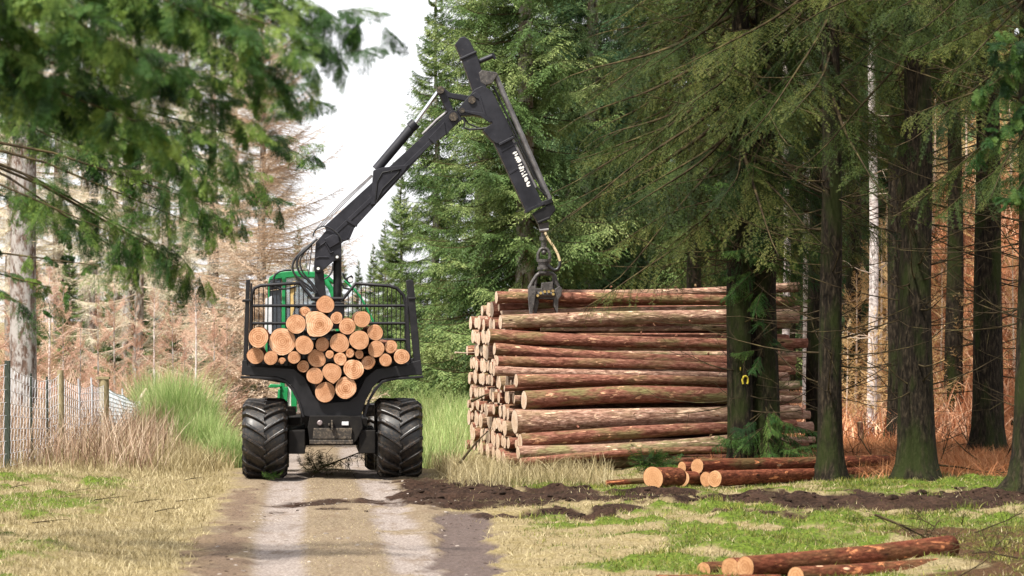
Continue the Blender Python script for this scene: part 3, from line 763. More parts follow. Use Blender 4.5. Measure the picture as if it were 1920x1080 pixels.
fan(-500, 0, 22, ((530, 240, 21), (480, 290, 22), (400, 330, 22), (330, 250, 20), (590, 190, 22), (180, 220, 21), (60, 120, 21)), 34, rg, L=.42, fall=.8, dD=.8)
hanging('spruce_tree', -5.9, 21.5, 14, .22, ends, 'spruce whose blurred green boughs fill the top corner above the fence', 'needles_bough', 5, limbs=limbs)
ends = []; limbs = []
fan(-300, 100, 31, ((605, 292, 31), (500, 335, 30), (430, 400, 30), (520, 380, 31), (380, 300, 30), (250, 330, 30)), 30, rg, L=.52, fall=.8)
fan(-200, 230, 30, ((420, 440, 30), (370, 500, 31), (320, 480, 30), (450, 400, 30), (270, 500, 30), (400, 530, 31)), 17, rg, L=.55, t0=.45, fall=1.6)
fan(-300, 260, 30, ((90, 380, 30), (140, 430, 30), (250, 450, 29)), 8, rg, L=.5, t0=.45, fall=1.0)
fan(-280, 480, 30.8, ((130, 545, 29), (230, 500, 28.5), (80, 580, 29)), 9, rg, L=.3, fall=.2)
hanging('spruce_tree', -7.0, 31, 15, .22, ends, 'spruce whose hanging twigs droop in front of the bare larches above the fence', 'needles_bough', 5, limbs=limbs)
ends = []; limbs = []
fan(2120, 60, 29, ((1830, 170, 28), (1845, 270, 28), (1890, 380, 28), (1870, 90, 28)), 22, rg, L=.36, dirx=-1, t0=.35, fall=1.0, dD=.8)
hanging('spruce_tree', 6.35, 29.2, 15, .2, ends, 'spruce whose blurred boughs reach across the dark trunks from beyond the edge', 'needles_bright', 5, limbs=limbs)

# ------------------------------------------------------------------ grass, broom, undergrowth
r2 = np.random.RandomState(21)
U = lambda a, b, n: r2.uniform(a, b, n)
Pn = scatter(90000, -10, -3.2, 26.5, 47.5, r2, lambda x, y, k: (1 - k['road']) * (1 - .85 * k['verge']) * (.75 - .40 * k['moss']) * sstep(-1.5, -2.0, road_d(x, y)))
stuff_blades('grass', 'short dry straw grass on the verge beside the track', Pn, U(.03, .11, len(Pn)), U(.006, .012, len(Pn)), 'straw', r2, lean=1.1)
Pn = scatter(60000, -10, -3.2, 26.5, 47, r2, lambda x, y, k: k['moss'] * .8)
stuff_blades('grass', 'green moss and grass patches in the verge below the fence', Pn, U(.02, .07, len(Pn)), U(.008, .014, len(Pn)), 'moss_blade', r2, lean=.9)
Pn = scatter(150000, -2.5, 9, 26.5, 49, r2, lambda x, y, k: k['moss'] * .85 * (1 - k['mud']))
stuff_blades('grass', 'bright green moss on the forest floor by the cut logs', Pn, U(.02, .075, len(Pn)), U(.008, .016, len(Pn)), 'moss_blade', r2, lean=1.0)
Pn = scatter(80000, -2.5, 9, 26.5, 48, r2, lambda x, y, k: (1 - k['road']) * (1 - k['mud']) * (1 - k['rut']) * (1 - .55 * k['moss']) * .6 * (1 - k['needle']) * sstep(1.3, 1.8, road_d(x, y)))
stuff_blades('grass', 'dry straw grass between the mud and the foremost cut logs', Pn, U(.025, .085, len(Pn)), U(.006, .012, len(Pn)), 'straw', r2, lean=1.3)
Pn = scatter(26000, -4.2, -.2, 26.5, 46.5, r2, lambda x, y, k: k['road'] * (1 - k['track']) * (1 - k['mud']) * .55 * sstep(.75, .45, np.abs(road_d(x, y))))
stuff_blades('grass', 'sparse straw on the crown of the track', Pn, U(.012, .035, len(Pn)), U(.006, .011, len(Pn)), 'straw', r2, lean=1.6)
Pn = scatter(36000, -13, -4.0, 46.3, 64, r2, lambda x, y, k: sstep(-1.6, -2.3, road_d(x, y)) * sstep(46.3, 47.4, y + (fbm(x * 2, y * 2) - .5) * 2))
stuff_blades('tall_grass', 'tall dry bleached grass along the wire fence', Pn, U(.12, .62, len(Pn)) * (.4 + .7 * fbm(Pn[:, 0], Pn[:, 1])) * (.45 + .75 * sstep(46.5, 52, Pn[:, 1])), U(.007, .014, len(Pn)), 'straw', r2, lean=.7, segs=3)
Pn = scatter(11000, -12, -4.8, 47.5, 63, r2, lambda x, y, k: sstep(-2.6, -3.4, road_d(x, y)))
stuff_blades('undergrowth', 'brown bramble stems standing in the grass along the fence', Pn, U(.35, 1.15, len(Pn)), U(.007, .015, len(Pn)), 'bramble', r2, lean=.7, segs=4)
Pn = scatter(16000, -1.7, 1.6, 44.6, 60, r2, lambda x, y, k: sstep(1.75, 2.1, road_d(x, y)) * sstep(49.0, 48.2, y + np.clip(x, -1, 1) * 0) * .8 + sstep(1.75, 2.1, road_d(x, y)) * sstep(.0, -.5, x + .119 * (y - 49)))
stuff_blades('tall_grass', 'dry bleached grass at the foot of the log stack', Pn, U(.08, .42, len(Pn)), U(.006, .012, len(Pn)), 'straw', r2, lean=.9, segs=3)
Pn = scatter(30000, -4.5, 3, 52, 100, r2, lambda x, y, k: sstep(1.5, 2.0, road_d(x, y)) * np.maximum(sstep(-.1, -.5, x + .119 * (y - 49)), sstep(58.5, 59.5, y)))
stuff_blades('tall_grass', 'green grass between the machine and the log stack', Pn, U(.3, .85, len(Pn)), U(.008, .014, len(Pn)), 'broom_blade', r2, lean=.5, segs=3)
Pn = scatter(60000, 3, 22, 58, 88, r2, lambda x, y, k: k['bank'] * (.12 + .88 * sstep(.40, .58, fbm(x * 1.3, y * .9 + 20, 3))))
stuff_blades('bracken', 'orange dead bracken covering the sunlit slope behind the trunks', Pn, U(.25, 1.0, len(Pn)), U(.016, .045, len(Pn)), 'bracken', r2, lean=1.2, segs=3)
Pn = scatter(30000, -17, -4.6, 60, 92, r2, lambda x, y, k: sstep(-2.2, -3.5, road_d(x, y)) * .9)
stuff_blades('undergrowth', 'pale dry scrub under the bare larches', Pn, U(.2, .9, len(Pn)), U(.010, .022, len(Pn)), 'straw', r2, lean=.9, segs=3)
Pn = scatter(5000, -14, -4.6, 62, 90, r2, lambda x, y, k: sstep(-2.2, -3.5, road_d(x, y)) * .9)
stuff_blades('undergrowth', 'reddish twiggy scrub among the young larches', Pn, U(.5, 1.7, len(Pn)), U(.010, .02, len(Pn)), 'pink_twig', r2, lean=.7, segs=3)
Pn = scatter(60000, 3.0, 10, 46, 62, r2, lambda x, y, k: k['needle'] * .6)
stuff_blades('undergrowth', 'dark dead twigs and dry stems on the shaded forest floor', Pn, U(.05, .35, len(Pn)), U(.006, .014, len(Pn)), 'dead_leaf', r2, lean=1.6, segs=3)
# broom bushes
def broom(u, D, w, h, n, label, name='broom_bush'):
    x = (u - 960) * D / FPX; az = r2.uniform(0, 6.283, n); rr = np.sqrt(r2.rand(n)) * w
    P_ = np.stack([rr * np.cos(az), rr * np.sin(az) * .8, np.zeros(n)], 1)
    hh = h * (1 - .55 * (rr / w) ** 2) * r2.uniform(.5, 1.1, n)
    V, fs, t = blades(P_, hh, r2.uniform(.006, .012, n), r2, lean=.55, segs=4, curl=.3)
    # lean outwards
    o = link(name, mesh_np(name, V, fs, attr={'tint': t}), MT['broom_blade'])
    o.location = (x, D, hz(x, D)); return props(o, label, 'shrub')
broom(335, 59, .75, 1.75, 5200, 'fresh green broom bush with upright stems, the largest beside the fence end')
broom(385, 57.5, .55, 1.25, 3200, 'yellowish green broom bush leaning toward the rear tyre')
broom(283, 62, .40, 1.7, 1600, 'narrow green broom bush just behind the end of the wire netting')
broom(425, 56, .45, .9, 1800, 'low pale green broom bush next to the tyre')

# ------------------------------------------------------------------ the forwarder, in its own frame: x across, y along the machine, z up
TH = math.atan(.073)
HX, HY = -math.sin(TH), math.cos(TH)
OX, OY = RX0, 47.0
FW = empty('forwarder', (OX, OY, 0), TH)
props(FW, 'black and green log forwarder with its crane raised, seen from behind with a full load', 'forestry machine')
OH = OX * HX + OY * HY
def fl(u, v, y):
    dx = (u - 960) / FPX; dz = (600 - v) / FPX
    s = (y + OH) / (dx * HX + HY)
    wx, wy = s * dx - OX, s - OY
    return (wx * HY + wy * (-HX), CH + s * dz)     # local x (across) and z
def P2(pts, y, s=1.0, ox=0, oy=0):
    return [fl(ox + a / s, oy + b / s, y) for a, b in pts]
def P3(pts, y, s=1.0, ox=0, oy=0):
    return [(p[0], y, p[1]) for p in P2(pts, y, s, ox, oy)]
Z1 = (2.4548, 420, 480); Z2 = (1.863, 540, 40); Z6 = (5.143, 490, 490); Z3 = (6.0, 540, 400); ZG = (4.91, 970, 400)

# wheels
def wheel(x, y, mirror, lean=0):
    w = empty('wheel'); w.parent = FW; w.location = (x, y, .625)
    b = MB(); R_ = .575; hw = .35
    prof = [(-hw * .62, .30), (-hw * .96, .34), (-hw * 1.02, .42), (-hw * .98, .50), (-hw * .86, .555), (-hw * .5, R_ - .004), (0, R_), (hw * .5, R_ - .004), (hw * .86, .555), (hw * .98, .50), (hw * 1.02, .42), (hw * .96, .34), (hw * .62, .30)]
    b.lathe_x(prof, 60)
    b.build('tyre', MT['rubber'], w)
    lug = MB(); n = 17
    for side in (-1, 1):
        for k in range(n):
            a0 = 2 * math.pi * (k + (.5 if side > 0 else 0)) / n
            V = []; st = 7
            for i in range(st):
                t = i / (st - 1)
                xx = side * (-.015 + t * (hw * 1.03 + .015))
                aa = a0 + .42 * (t ** .85)                       # sweeps back towards the shoulder
                base = R_ - .02 if t < .8 else (R_ - .06 if t < .95 else R_ - .13)
                top = R_ + .052 - (.0 if t < .8 else .03 * (t - .8) / .2)
                if t > .95: top = R_ - .015
                wd = .058 + .012 * t
                for r_, s_ in ((base, -1.15), (top, -.72), (top, .72), (base, 1.15)):
                    V.append((xx, r_ * math.sin(aa + s_ * wd), r_ * math.cos(aa + s_ * wd)))
            F = []
            for i in range(st - 1):
                for q in range(3): F.append((i * 4 + q, i * 4 + q + 1, (i + 1) * 4 + q + 1, (i + 1) * 4 + q))
            F += [(0, 1, 2, 3), ((st - 1) * 4 + 3, (st - 1) * 4 + 2, (st - 1) * 4 + 1, (st - 1) * 4)]
            lug.add(V, F)
    t_ = lug.build('tread', MT['tread_rubber'], w, .012)
    rim = MB(); rim.lathe_x([(-.22, .30), (-.22, .27), (-.10, .25), (-.08, .12), (-.16, .10), (-.16, 0.001)], 32); rim.lathe_x([(.22, .30), (.22, .27), (.10, .25), (.08, .12), (.16, .10), (.16, 0.001)], 32)
    for k in range(8):
        a = 2 * math.pi * k / 8
        for s_ in (-1, 1): rim.tube([(s_ * .07, .17 * math.cos(a), .17 * math.sin(a)), (s_ * .12, .17 * math.cos(a), .17 * math.sin(a))], .018, 6)
    rim.build('rim', MT['mud_steel'], w)
    return w
w0 = wheel(-1.075, -.08, 0)
first = True
for x, y in ((1.09, -.08), (-1.075, 1.42), (1.09, 1.42), (-1.08, 6.9), (1.08, 6.9), (-1.08, 8.35), (1.08, 8.35)):
    w = w0.copy(); COL.objects.link(w); w.location = (x, y, .625 - (.045 * (y - 1.6) if y > 3 else 0)); w.rotation_euler = (.31 * x + y, 0, 0); w.parent = FW
    for ch in list(w0.children):
        c = ch.copy(); COL.objects.link(c); c.parent = w

# bogies, axle housings, frame
b = MB()
for s in (-1, 1):
    x0, x1 = (s * .70, s * .43)
    b.box(min(x0, x1), max(x0, x1), -.35, 1.75, .40, .78)
    b.prism([(s * .43, .50), (s * .74, .44), (s * .74, .74), (s * .43, .86)], .2, 1.1)
    b.box(min(s * .42, s * .80), max(s * .42, s * .80), -.22, .10, .47, .74)
    b.box(min(s * .70, s * .78), max(s * .70, s * .78), -.28, .16, .36, .52)
b.build('bogie_axle', MT['frame_dark'], FW, .015)
b = MB()
yb = -.42
b.prism(P2([(395, 735), (632, 735), (640, 790), (610, 850), (590, 868), (395, 868), (385, 790)], yb, *Z1), yb, yb + .5)
b.box(-.32, .32, yb + .5, 4.6, .62, 1.02)
b.prism([(-.62, .78), (.62, .78), (.55, .5), (-.55, .5)], .55, .85)
b.build('rear_frame', MT['frame_dark'], FW, .012)
b = MB(); b.prism(P2([(412, 792), (590, 792), (586, 842), (408, 842)], yb - .03, *Z1), yb - .05, yb - .003)
b.build('towing_plate', MT['mud_steel'], FW, .008)
b = MB(); b.prism(P2([(393, 846), (594, 846), (594, 866), (393, 866)], yb - .05, *Z1), yb - .10, yb - .004); b.build('bumper_bar', MT['mud_steel'], FW, .01)
for cu, cv, m_ in ((441, 768, 'red_lens'), (558, 771, 'lens_and_glint')):
    x, z = fl(420 + cu / Z1[0], 480 + cv / Z1[0], yb - .02)
    b = MB()
    if m_ == 'red_lens': b.tube([(x, yb - .003, z), (x, yb - .035, z), (x, yb - .045, z)], [.045, .045, .03], 18)
    else: b.box(x - .055, x + .055, yb - .04, yb - .003, z - .03, z + .03)
    b.build('rear_lamp', MT[m_], FW, .006)
b = MB(); x, z = fl(420 + 497 / Z1[0], 480 + 775 / Z1[0], yb - .02)
b.box(x - .015, x + .015, yb - .16, yb - .003, z - .09, z + .07); b.box(x - .06, x - .03, yb - .08, yb - .003, z - .02, z + .02)
b.build('tow_hitch', MT['mud_steel'], FW, .006)

# bunks: the black carriers with stakes
def bunk(y, w=.16):
    root = empty('bunk'); root.parent = FW
    out = [(80, 548), (240, 556), (283, 570), (318, 606), (345, 660), (368, 735), (392, 740), (632, 740), (636, 716), (655, 660), (684, 606), (722, 568), (780, 556), (914, 546),
           (906, 478), (860, 490), (852, 500), (700, 520), (652, 560), (612, 640), (575, 668), (450, 678), (410, 640), (372, 560), (322, 520), (110, 505), (104, 480), (84, 480)]
    b = MB(); b.prism(P2(out, -.32, *Z1), y, y + w)
    b.prism(P2([(76, 552), (245, 559), (288, 575), (322, 612), (348, 664), (371, 742), (360, 742), (338, 668), (312, 620), (280, 584), (240, 570), (76, 562)], -.32, *Z1), y - .035, y - .003)
    b.prism(P2([(917, 550), (780, 560), (726, 573), (690, 610), (661, 664), (640, 742), (652, 742), (672, 668), (700, 620), (732, 584), (780, 571), (917, 561)], -.32, *Z1), y - .035, y - .003)
    f = b.build('beam', MT['black_steel'], root, .008)
    for pts, inner in (([(86, 548), (101, 108), (120, 108), (108, 548)], [(112, 495), (121, 124), (130, 124), (126, 495)]), ([(838, 112), (855, 107), (872, 112), (912, 548), (880, 548)], [(846, 490), (840, 180), (848, 180), (862, 490)])):
        b = MB(); b.prism(P2(pts, -.32, *Z1), y + .01, y + .14); b.prism(P2(inner, -.32, *Z1), y + .03, y + .12)
        k = pts[1]
        b.prism(P2([(pts[0][0] - 2, 200), (pts[0][0] + 40, 198), (pts[0][0] + 40, 210), (pts[0][0] - 2, 212)] if k[0] < 500 else [(846, 190), (884, 188), (886, 200), (848, 202)], -.32, *Z1), y - .012, y + .15)
        b.build('stake', MT['black_steel'], root, .01)
    return root
b0 = bunk(-.32)
# second bunk, further forward
c = b0.copy(); COL.objects.link(c); c.parent = FW; c.location = (.0, 2.6, 0)
for ch in b0.children:
    if ch.name.startswith('beam'):
        d = ch.copy(); COL.objects.link(d); d.parent = c

# headboard grille
yh = 4.2
hb = empty('headboard'); hb.parent = FW
b = MB()
left = P3([(126, 300), (128, 180), (140, 148), (170, 136), (348, 124), (408, 198)], yh, *Z1)
right = P3([(846, 500), (836, 220), (826, 180), (795, 148), (760, 138), (606, 126), (540, 208)], yh, *Z1)
b.tube(left, .030, 8); b.tube(right, .030, 8)
b.tube(P3([(126, 300), (124, 500)], yh, *Z1), .03, 8)
b.tube(P3([(400, 197), (546, 197)], yh, *Z1), .034, 8)
for v in (229, 310, 386): b.tube(P3([(124, v), (842, v)], yh, *Z1), .026, 6)
b.build('frame', MT['black_steel'], hb)
b = MB()
for i in range(13):
    u = 140 + i * 20.5
    top = 148 if u < 160 else 136 - (u - 170) * .066
    if u > 348: top = 124 + (u - 348) * 1.23
    b.tube(P3([(u, top + 2), (u, 500)], yh + .01, *Z1), .009, 5)
for i in range(15):
    u = 552 + i * 20.0
    top = 126 + (606 - u) * 1.24 if u < 606 else (126 + (u - 606) * .078 if u < 765 else 138 + (u - 765) * .55)
    b.tube(P3([(u, top + 2), (u, 500)], yh + .01, *Z1), .009, 5)
b.build('bars', MT['black_steel'], hb)
b = MB(); b.prism(P2([(118, 470), (270, 440), (330, 345), (640, 345), (720, 430), (850, 470), (850, 560), (640, 600), (600, 720), (400, 720), (360, 600), (118, 560)], yh, *Z1), yh + .06, yh + .14); b.build('dark_gap_plate', MT['frame_dark'], hb)  # dark sheet, centre raised behind the load so gaps between logs look shaded

# crane
yc = 4.75
cr = empty('crane'); cr.parent = FW
def cpoly(name, pts, y0, y1, mat='crane_paint', z=Z2, bev=.012, parent=None, extra=()):
    b = MB(); b.prism(P2(pts, yc, *z), y0, y1)
    for q, a0, a1 in extra: b.prism(P2(q, yc, *z), a0, a1)
    return b.build(name, MT[mat], parent or cr, bev)
cpoly('pillar', [(300, 620), (305, 1010), (436, 1010), (428, 930), (402, 655), (380, 620)], yc - .15, yc + .15, 'black_steel', Z3,
      extra=[([(270, 1000), (620, 1000), (640, 1300), (250, 1300)], yc - .3, yc + .3)])
b = MB(); b.tube(P3([(556, 500), (556, 1000)], yc + .02, *Z3), .075, 16); b.tube(P3([(556, 470), (556, 520)], yc + .02, *Z3), .05, 12); b.build('lift_cylinder', MT['black_steel'], cr)
# boom foot
foot = [(290, 620), (300, 500), (312, 330), (420, 205), (455, 190), (640, 300), (600, 340), (600, 500), (575, 535), (510, 540), (395, 640), (380, 668), (335, 675), (300, 655)]
cpoly('boom_foot', foot, yc - .17, yc + .17, 'crane_paint', Z3, extra=[
    ([(410, 290), (500, 240), (560, 250), (580, 330), (470, 395), (430, 340)], yc - .21, yc - .175),
    ([(415, 345), (430, 340), (480, 440), (510, 425), (515, 440), (470, 455)], yc - .20, yc - .175),
    ([(310, 505), (345, 488), (460, 490), (460, 500), (350, 500), (312, 515)], yc - .19, yc - .175),
    ([(320, 390), (420, 315), (430, 325), (322, 405)], yc - .19, yc - .175)])
b = MB()
for u, v, r in ((552, 492, 34), (340, 622, 38)):
    x, z = fl(540 + u / 6, 400 + v / 6, yc - .17); b = MB(); b.cyl_y(x, z, r / 6 * .0095, yc - .22, yc + .22); b.build('pivot_pin', MT['black_steel'], cr, .006)
b = MB()
for u, v, r in ((552, 492, 15), (340, 622, 16)):
    x, z = fl(540 + u / 6, 400 + v / 6, yc - .17); b = MB(); b.cyl_y(x, z, r / 6 * .0095, yc - .235, yc - .218); b.build('pivot_cap', MT['white_paint'], cr)
boom = [(128, 716), (545, 333), (572, 312), (600, 318), (606, 345), (575, 372), (550, 398), (500, 430), (232, 722), (215, 762), (190, 770), (140, 752)]
cpoly('main_boom', boom, yc - .14, yc + .14, 'crane_paint', Z2, extra=[
    ([(288, 642), (298, 522), (330, 512), (420, 503), (402, 530), (330, 606), (306, 640)], yc - .19, yc + .19),
    ([(490, 410), (545, 352), (551, 396), (505, 430)], yc - .165, yc + .165),
    ([(205, 690), (243, 712), (239, 720), (203, 698)], yc - .17, yc - .143),
    ([(494, 404), (520, 428), (512, 432), (489, 410)], yc - .18, yc - .167),
    ([(232, 722), (215, 762), (205, 757), (222, 720)], yc - .16, yc + .16),
    ([(160, 735), (330, 575), (540, 372), (548, 384), (335, 590), (168, 745)], yc - .152, yc - .143)])
# raised rib on the cylinder bracket
b = MB(); b.tube(P3([(305, 630), (312, 560), (330, 528), (395, 516), (385, 530), (330, 585), (308, 632)], yc - .195, *Z2), .014, 6); b.build('bracket_rib', MT['black_steel'], cr)
b = MB(); b.tube(P3([(308, 518), (440, 362)], yc, *Z2), .085, 16); b.tube(P3([(428, 372), (446, 355)], yc, *Z2), .10, 16); b.build('jib_cylinder', MT['crane_paint'], cr)
b = MB(); b.tube(P3([(438, 364), (524, 246)], yc, *Z2), .036, 14); b.build('jib_rod', MT['chrome'], cr)
cpoly('knuckle_link', [(520, 238), (530, 228), (545, 234), (582, 322), (574, 340), (560, 330)], yc - .13, yc - .08, 'crane_paint', Z2, extra=[
    ([(520, 238), (530, 228), (545, 234), (582, 322), (574, 340), (560, 330)], yc + .08, yc + .13),
    ([(528, 228), (540, 230), (566, 250), (640, 262), (640, 284), (560, 268), (528, 256)], yc - .075, yc - .03),
    ([(528, 228), (540, 230), (566, 250), (640, 262), (640, 284), (560, 268), (528, 256)], yc + .03, yc + .075)])
b = MB()
for u, v, r in ((531, 242, 13), (576, 336, 15), (640, 277, 13), (606, 314, 9)):
    x, z = fl(540 + u / Z2[0], 40 + v / Z2[0], yc); b = MB(); b.cyl_y(x, z, r / Z2[0] * .0095, yc - .205, yc + .205)
    b.build('knuckle_pin', MT['mud_steel'], cr, .005)
# stick
head = [(588, 312), (650, 240), (675, 228), (700, 238), (722, 268), (783, 398), (770, 412), (728, 430), (712, 420), (680, 385), (690, 372), (712, 358), (690, 340), (650, 330), (600, 332)]
cpoly('stick_head', head, yc - .17, yc + .17, 'crane_paint', Z2, extra=[
    ([(640, 258), (652, 250), (670, 262), (690, 330), (684, 336), (664, 275), (650, 268)], yc - .19, yc - .173),
    ([(604, 318), (612, 312), (680, 322), (712, 352), (700, 356), (670, 334)], yc - .19, yc - .173),
    ([(733, 428), (785, 402), (789, 410), (737, 437)], yc - .185, yc + .185)])
cpoly('outer_stick', [(718, 425), (770, 395), (886, 632), (832, 668)], yc - .135, yc + .135, 'crane_paint', Z2, extra=[
    ([(742, 452), (796, 422), (799, 428), (745, 459)], yc - .145, yc - .137), ([(770, 530), (800, 512), (803, 518), (773, 537)], yc - .142, yc - .137),
    ([(826, 662), (890, 632), (894, 640), (829, 671)], yc - .16, yc + .16)])
cpoly('upper_stick', [(582, 82), (600, 58), (616, 55), (632, 66), (660, 122), (692, 226), (690, 262), (650, 268), (640, 232), (608, 140)], yc - .115, yc + .115, 'crane_paint', Z2, extra=[
    ([(598, 130), (655, 104), (660, 111), (602, 138)], yc - .14, yc + .14)])
cpoly('stick_edge_strip', [(770, 395), (778, 391), (868, 580), (860, 585)], yc - .12, yc + .12, 'worn_steel', Z2, .004)
b = MB(); b.tube(P3([(658, 144), (714, 121)], yc, *Z2), .045, 8); b.tube(P3([(712, 112), (724, 132)], yc, *Z2), .03, 6)
b.build('hose_peg', MT['crane_paint'], cr)
cpoly('cylinder_bracket', [(664, 182), (675, 172), (728, 180), (732, 188), (712, 218), (690, 226), (672, 215)], yc - .12, yc + .12, 'grapple_steel', Z2)
b = MB(); b.tube(P3([(726, 192), (914, 622)], yc - .02, *Z2), .050, 14); b.build('extension_cylinder', MT['worn_steel'], cr)
for q, r, dy in (([(716, 225), (900, 615)], .022, .05), ([(708, 240), (770, 360), (860, 545), (900, 600)], .014, -.1), ([(842, 530), (870, 580), (905, 610)], .018, -.1)):
    b = MB(); b.tube(P3(q, yc + dy, *Z2), r, 7); b.build('stick_hose', MT['hose_rubber'], cr)
cpoly('stick_tip', [(852, 672), (922, 632), (934, 660), (912, 688), (872, 706)], yc - .12, yc + .12, 'black_steel', Z2, extra=[([(868, 700), (912, 682), (916, 690), (872, 709)], yc - .15, yc + .15), ([(880, 632), (918, 618), (926, 634), (888, 648)], yc - .14, yc + .14)])
# the worn white lettering down the stick
ZL = (12.0, 945, 270)
b = MB()
for q in ([(195, 205), (225, 178), (280, 165), (290, 185), (235, 225), (200, 225)], [(240, 245), (300, 205), (318, 222), (265, 278), (240, 268)], [(238, 310), (270, 285), (325, 275), (345, 290), (300, 330), (250, 330)],
          [(265, 350), (345, 300), (362, 318), (290, 380), (275, 372)], [(290, 395), (355, 330), (382, 345), (388, 385), (335, 425), (295, 412)], [(315, 485), (345, 455), (405, 435), (405, 460), (350, 485), (318, 495)],
          [(330, 530), (370, 500), (395, 515), (405, 555), (365, 575), (340, 560)], [(400, 510), (440, 490), (455, 530), (440, 555), (410, 550)], [(358, 605), (400, 580), (445, 565), (450, 588), (400, 612), (362, 628)],
          [(445, 622), (480, 605), (484, 625), (452, 640)], [(388, 660), (425, 640), (442, 650), (432, 680), (402, 698)], [(412, 725), (450, 690), (520, 665), (528, 688), (475, 712), (440, 745), (415, 742)],
          [(455, 775), (490, 740), (515, 735), (548, 785), (520, 835), (478, 855), (462, 820)], [(500, 885), (540, 840), (580, 842), (582, 880), (540, 905), (560, 935), (590, 910), (594, 935), (545, 965), (515, 955)]):
    b.prism(P2(q, yc - .14, *ZL), yc - .1395, yc - .1355)
b.build('lettering', MT['white_paint'], cr)
# pipes and hoses at the crane foot
b = MB()
for pts, r in (([(320, 290), (190, 400), (80, 500), (40, 610), (80, 700), (170, 770), (250, 830), (300, 890)], .019), ([(330, 285), (200, 410), (110, 490), (95, 590), (140, 690), (230, 750), (300, 850), (312, 900)], .021),
               ([(270, 360), (170, 450), (130, 540), (150, 640), (200, 710), (280, 790), (330, 870)], .015), ([(325, 295), (150, 420), (50, 560), (60, 680), (160, 790), (270, 880)], .017),
               ([(280, 260), (300, 190), (370, 145), (430, 145), (520, 190), (590, 260), (604, 325)], .014), ([(410, 740), (470, 700), (505, 640), (505, 560)], .016), ([(270, 340), (255, 500), (232, 690)], .009), ([(240, 400), (205, 500), (205, 600), (235, 680)], .006)):
    q = np.array(pts, float)      # smooth the run
    for _ in range(2): q = np.concatenate([[q[0]], np.stack([q[:-1] * .75 + q[1:] * .25, q[:-1] * .25 + q[1:] * .75], 1).reshape(-1, 2), [q[-1]]])
    b = MB(); b.tube(P3(q, yc - .2 - r, *Z3), r, 7); b.build('hose', MT['hose_rubber'], cr)
b = MB(); b.tube(P3([(608, 335), (618, 350), (614, 372), (635, 378), (668, 376), (700, 372)], yc - .15, *Z2), .02, 7); b.build('hose', MT['hose_rubber'], cr)
b = MB(); b.tube(P3([(615, 335), (628, 356), (650, 366), (685, 380)], yc - .1, *Z2), .016, 7); b.build('hose', MT['hose_rubber'], cr)
for o in (0, 9, 18):
    b = MB(); b.tube(P3([(100 + o, 722 - o * .2), (190 + o, 628 - o * .2), (292 + o * .3, 536 + o * .2)], yc - .08 + o * .006, *Z2), .009, 6); b.build('boom_pipe', MT['worn_steel'], cr)
b = MB(); b.tube(P3([(470, 395), (520, 345), (556, 316)], yc, *Z2), .03, 6); b.build('boom_pipe', MT['worn_steel'], cr)
# rotator and grapple
gp = empty('grapple'); gp.parent = FW
b = MB()
b.prism(P2([(190, 92), (285, 80), (290, 150), (205, 160)], yc, *ZG), yc - .06, yc + .06)
b.tube(P3([(245, 140), (243, 330)], yc, *ZG), .05, 10)
b.tube(P3([(240, 215), (240, 250)], yc, *ZG), .07, 10)
b.tube(P3([(192, 440), (192, 370), (215, 330), (245, 318), (275, 330), (298, 370), (298, 440)], yc - .02, *ZG), .030, 8)
x, z = fl(970 + 245 / ZG[0], 400 + 360 / ZG[0], yc); b.ball((x, yc, z), .05)
for z0, r in ((435, .13), (455, .105), (480, .10), (505, .12), (540, .10)):
    x, z = fl(970 + 245 / ZG[0], 400 + z0 / ZG[0], yc); b.tube([(x, yc, z + .025), (x, yc, z - .025)], r, 18)
b.build('rotator', MT['grapple_steel'], gp, .005)
b = MB(); b.tube(P3([(205, 158), (288, 150)], yc - .08, *ZG), .03, 8); b.build('hose_clamp', MT['worn_steel'], gp)
b = MB(); q = P3([(255, 175), (280, 230), (330, 300), (370, 370), (393, 440)], yc - .1, *ZG); b.tube(q, .024, 8); b.build('hose_sleeve', MT['hose_tan'], gp)
b = MB(); b.tube(P3([(393, 440), (392, 480), (370, 515), (340, 525), (310, 505), (285, 480)], yc - .1, *ZG), .03, 8); b.build('grapple_hose', MT['hose_rubber'], gp)
b = MB()
b.tube(P3([(110, 690), (135, 640), (180, 570), (200, 555), (320, 555), (345, 575), (360, 640), (390, 700)], yc, *ZG), .035, 8)
b.tube(P3([(175, 575), (165, 690)], yc + .1, *ZG), .022, 8); b.tube(P3([(330, 565), (335, 690)], yc + .1, *ZG), .022, 8)
b.prism(P2([(225, 640), (320, 630), (325, 700), (300, 720), (240, 720), (222, 690)], yc, *ZG), yc - .14, yc + .14)
b.tube(P3([(165, 745), (345, 745)], yc - .12, *ZG), .05, 10); b.tube(P3([(185, 770), (340, 772)], yc + .12, *ZG), .05, 10)
b.prism(P2([(195, 690), (340, 690), (350, 790), (190, 790)], yc, *ZG), yc - .09, yc + .09)
b.build('grapple_body', MT['grapple_steel'], gp, .006)
b = MB()
for u, v in ((180, 758), (208, 735), (320, 715), (322, 745), (245, 722), (282, 722)):
    x, z = fl(970 + u / ZG[0], 400 + v / ZG[0], yc); b.tube([(x, yc - .20, z), (x, yc - .12, z)], .024, 10)
b.build('brass_fittings', MT['brass'], gp)
for q, dy in (([(100, 690), (115, 665), (165, 672), (172, 700), (150, 850), (140, 900), (130, 985), (122, 985), (112, 880), (102, 780)], -.12), ([(155, 690), (195, 690), (195, 830), (180, 890), (160, 975), (153, 975), (155, 870)], .10),
              ([(340, 700), (385, 670), (410, 690), (400, 760), (375, 790), (372, 880), (365, 985), (358, 985), (355, 910), (330, 850), (335, 780)], -.02)):
    b = MB(); b.prism(P2(q, yc + dy, *ZG), yc + dy - .09, yc + dy + .09); b.build('claw', MT['grapple_steel'], gp, .008)
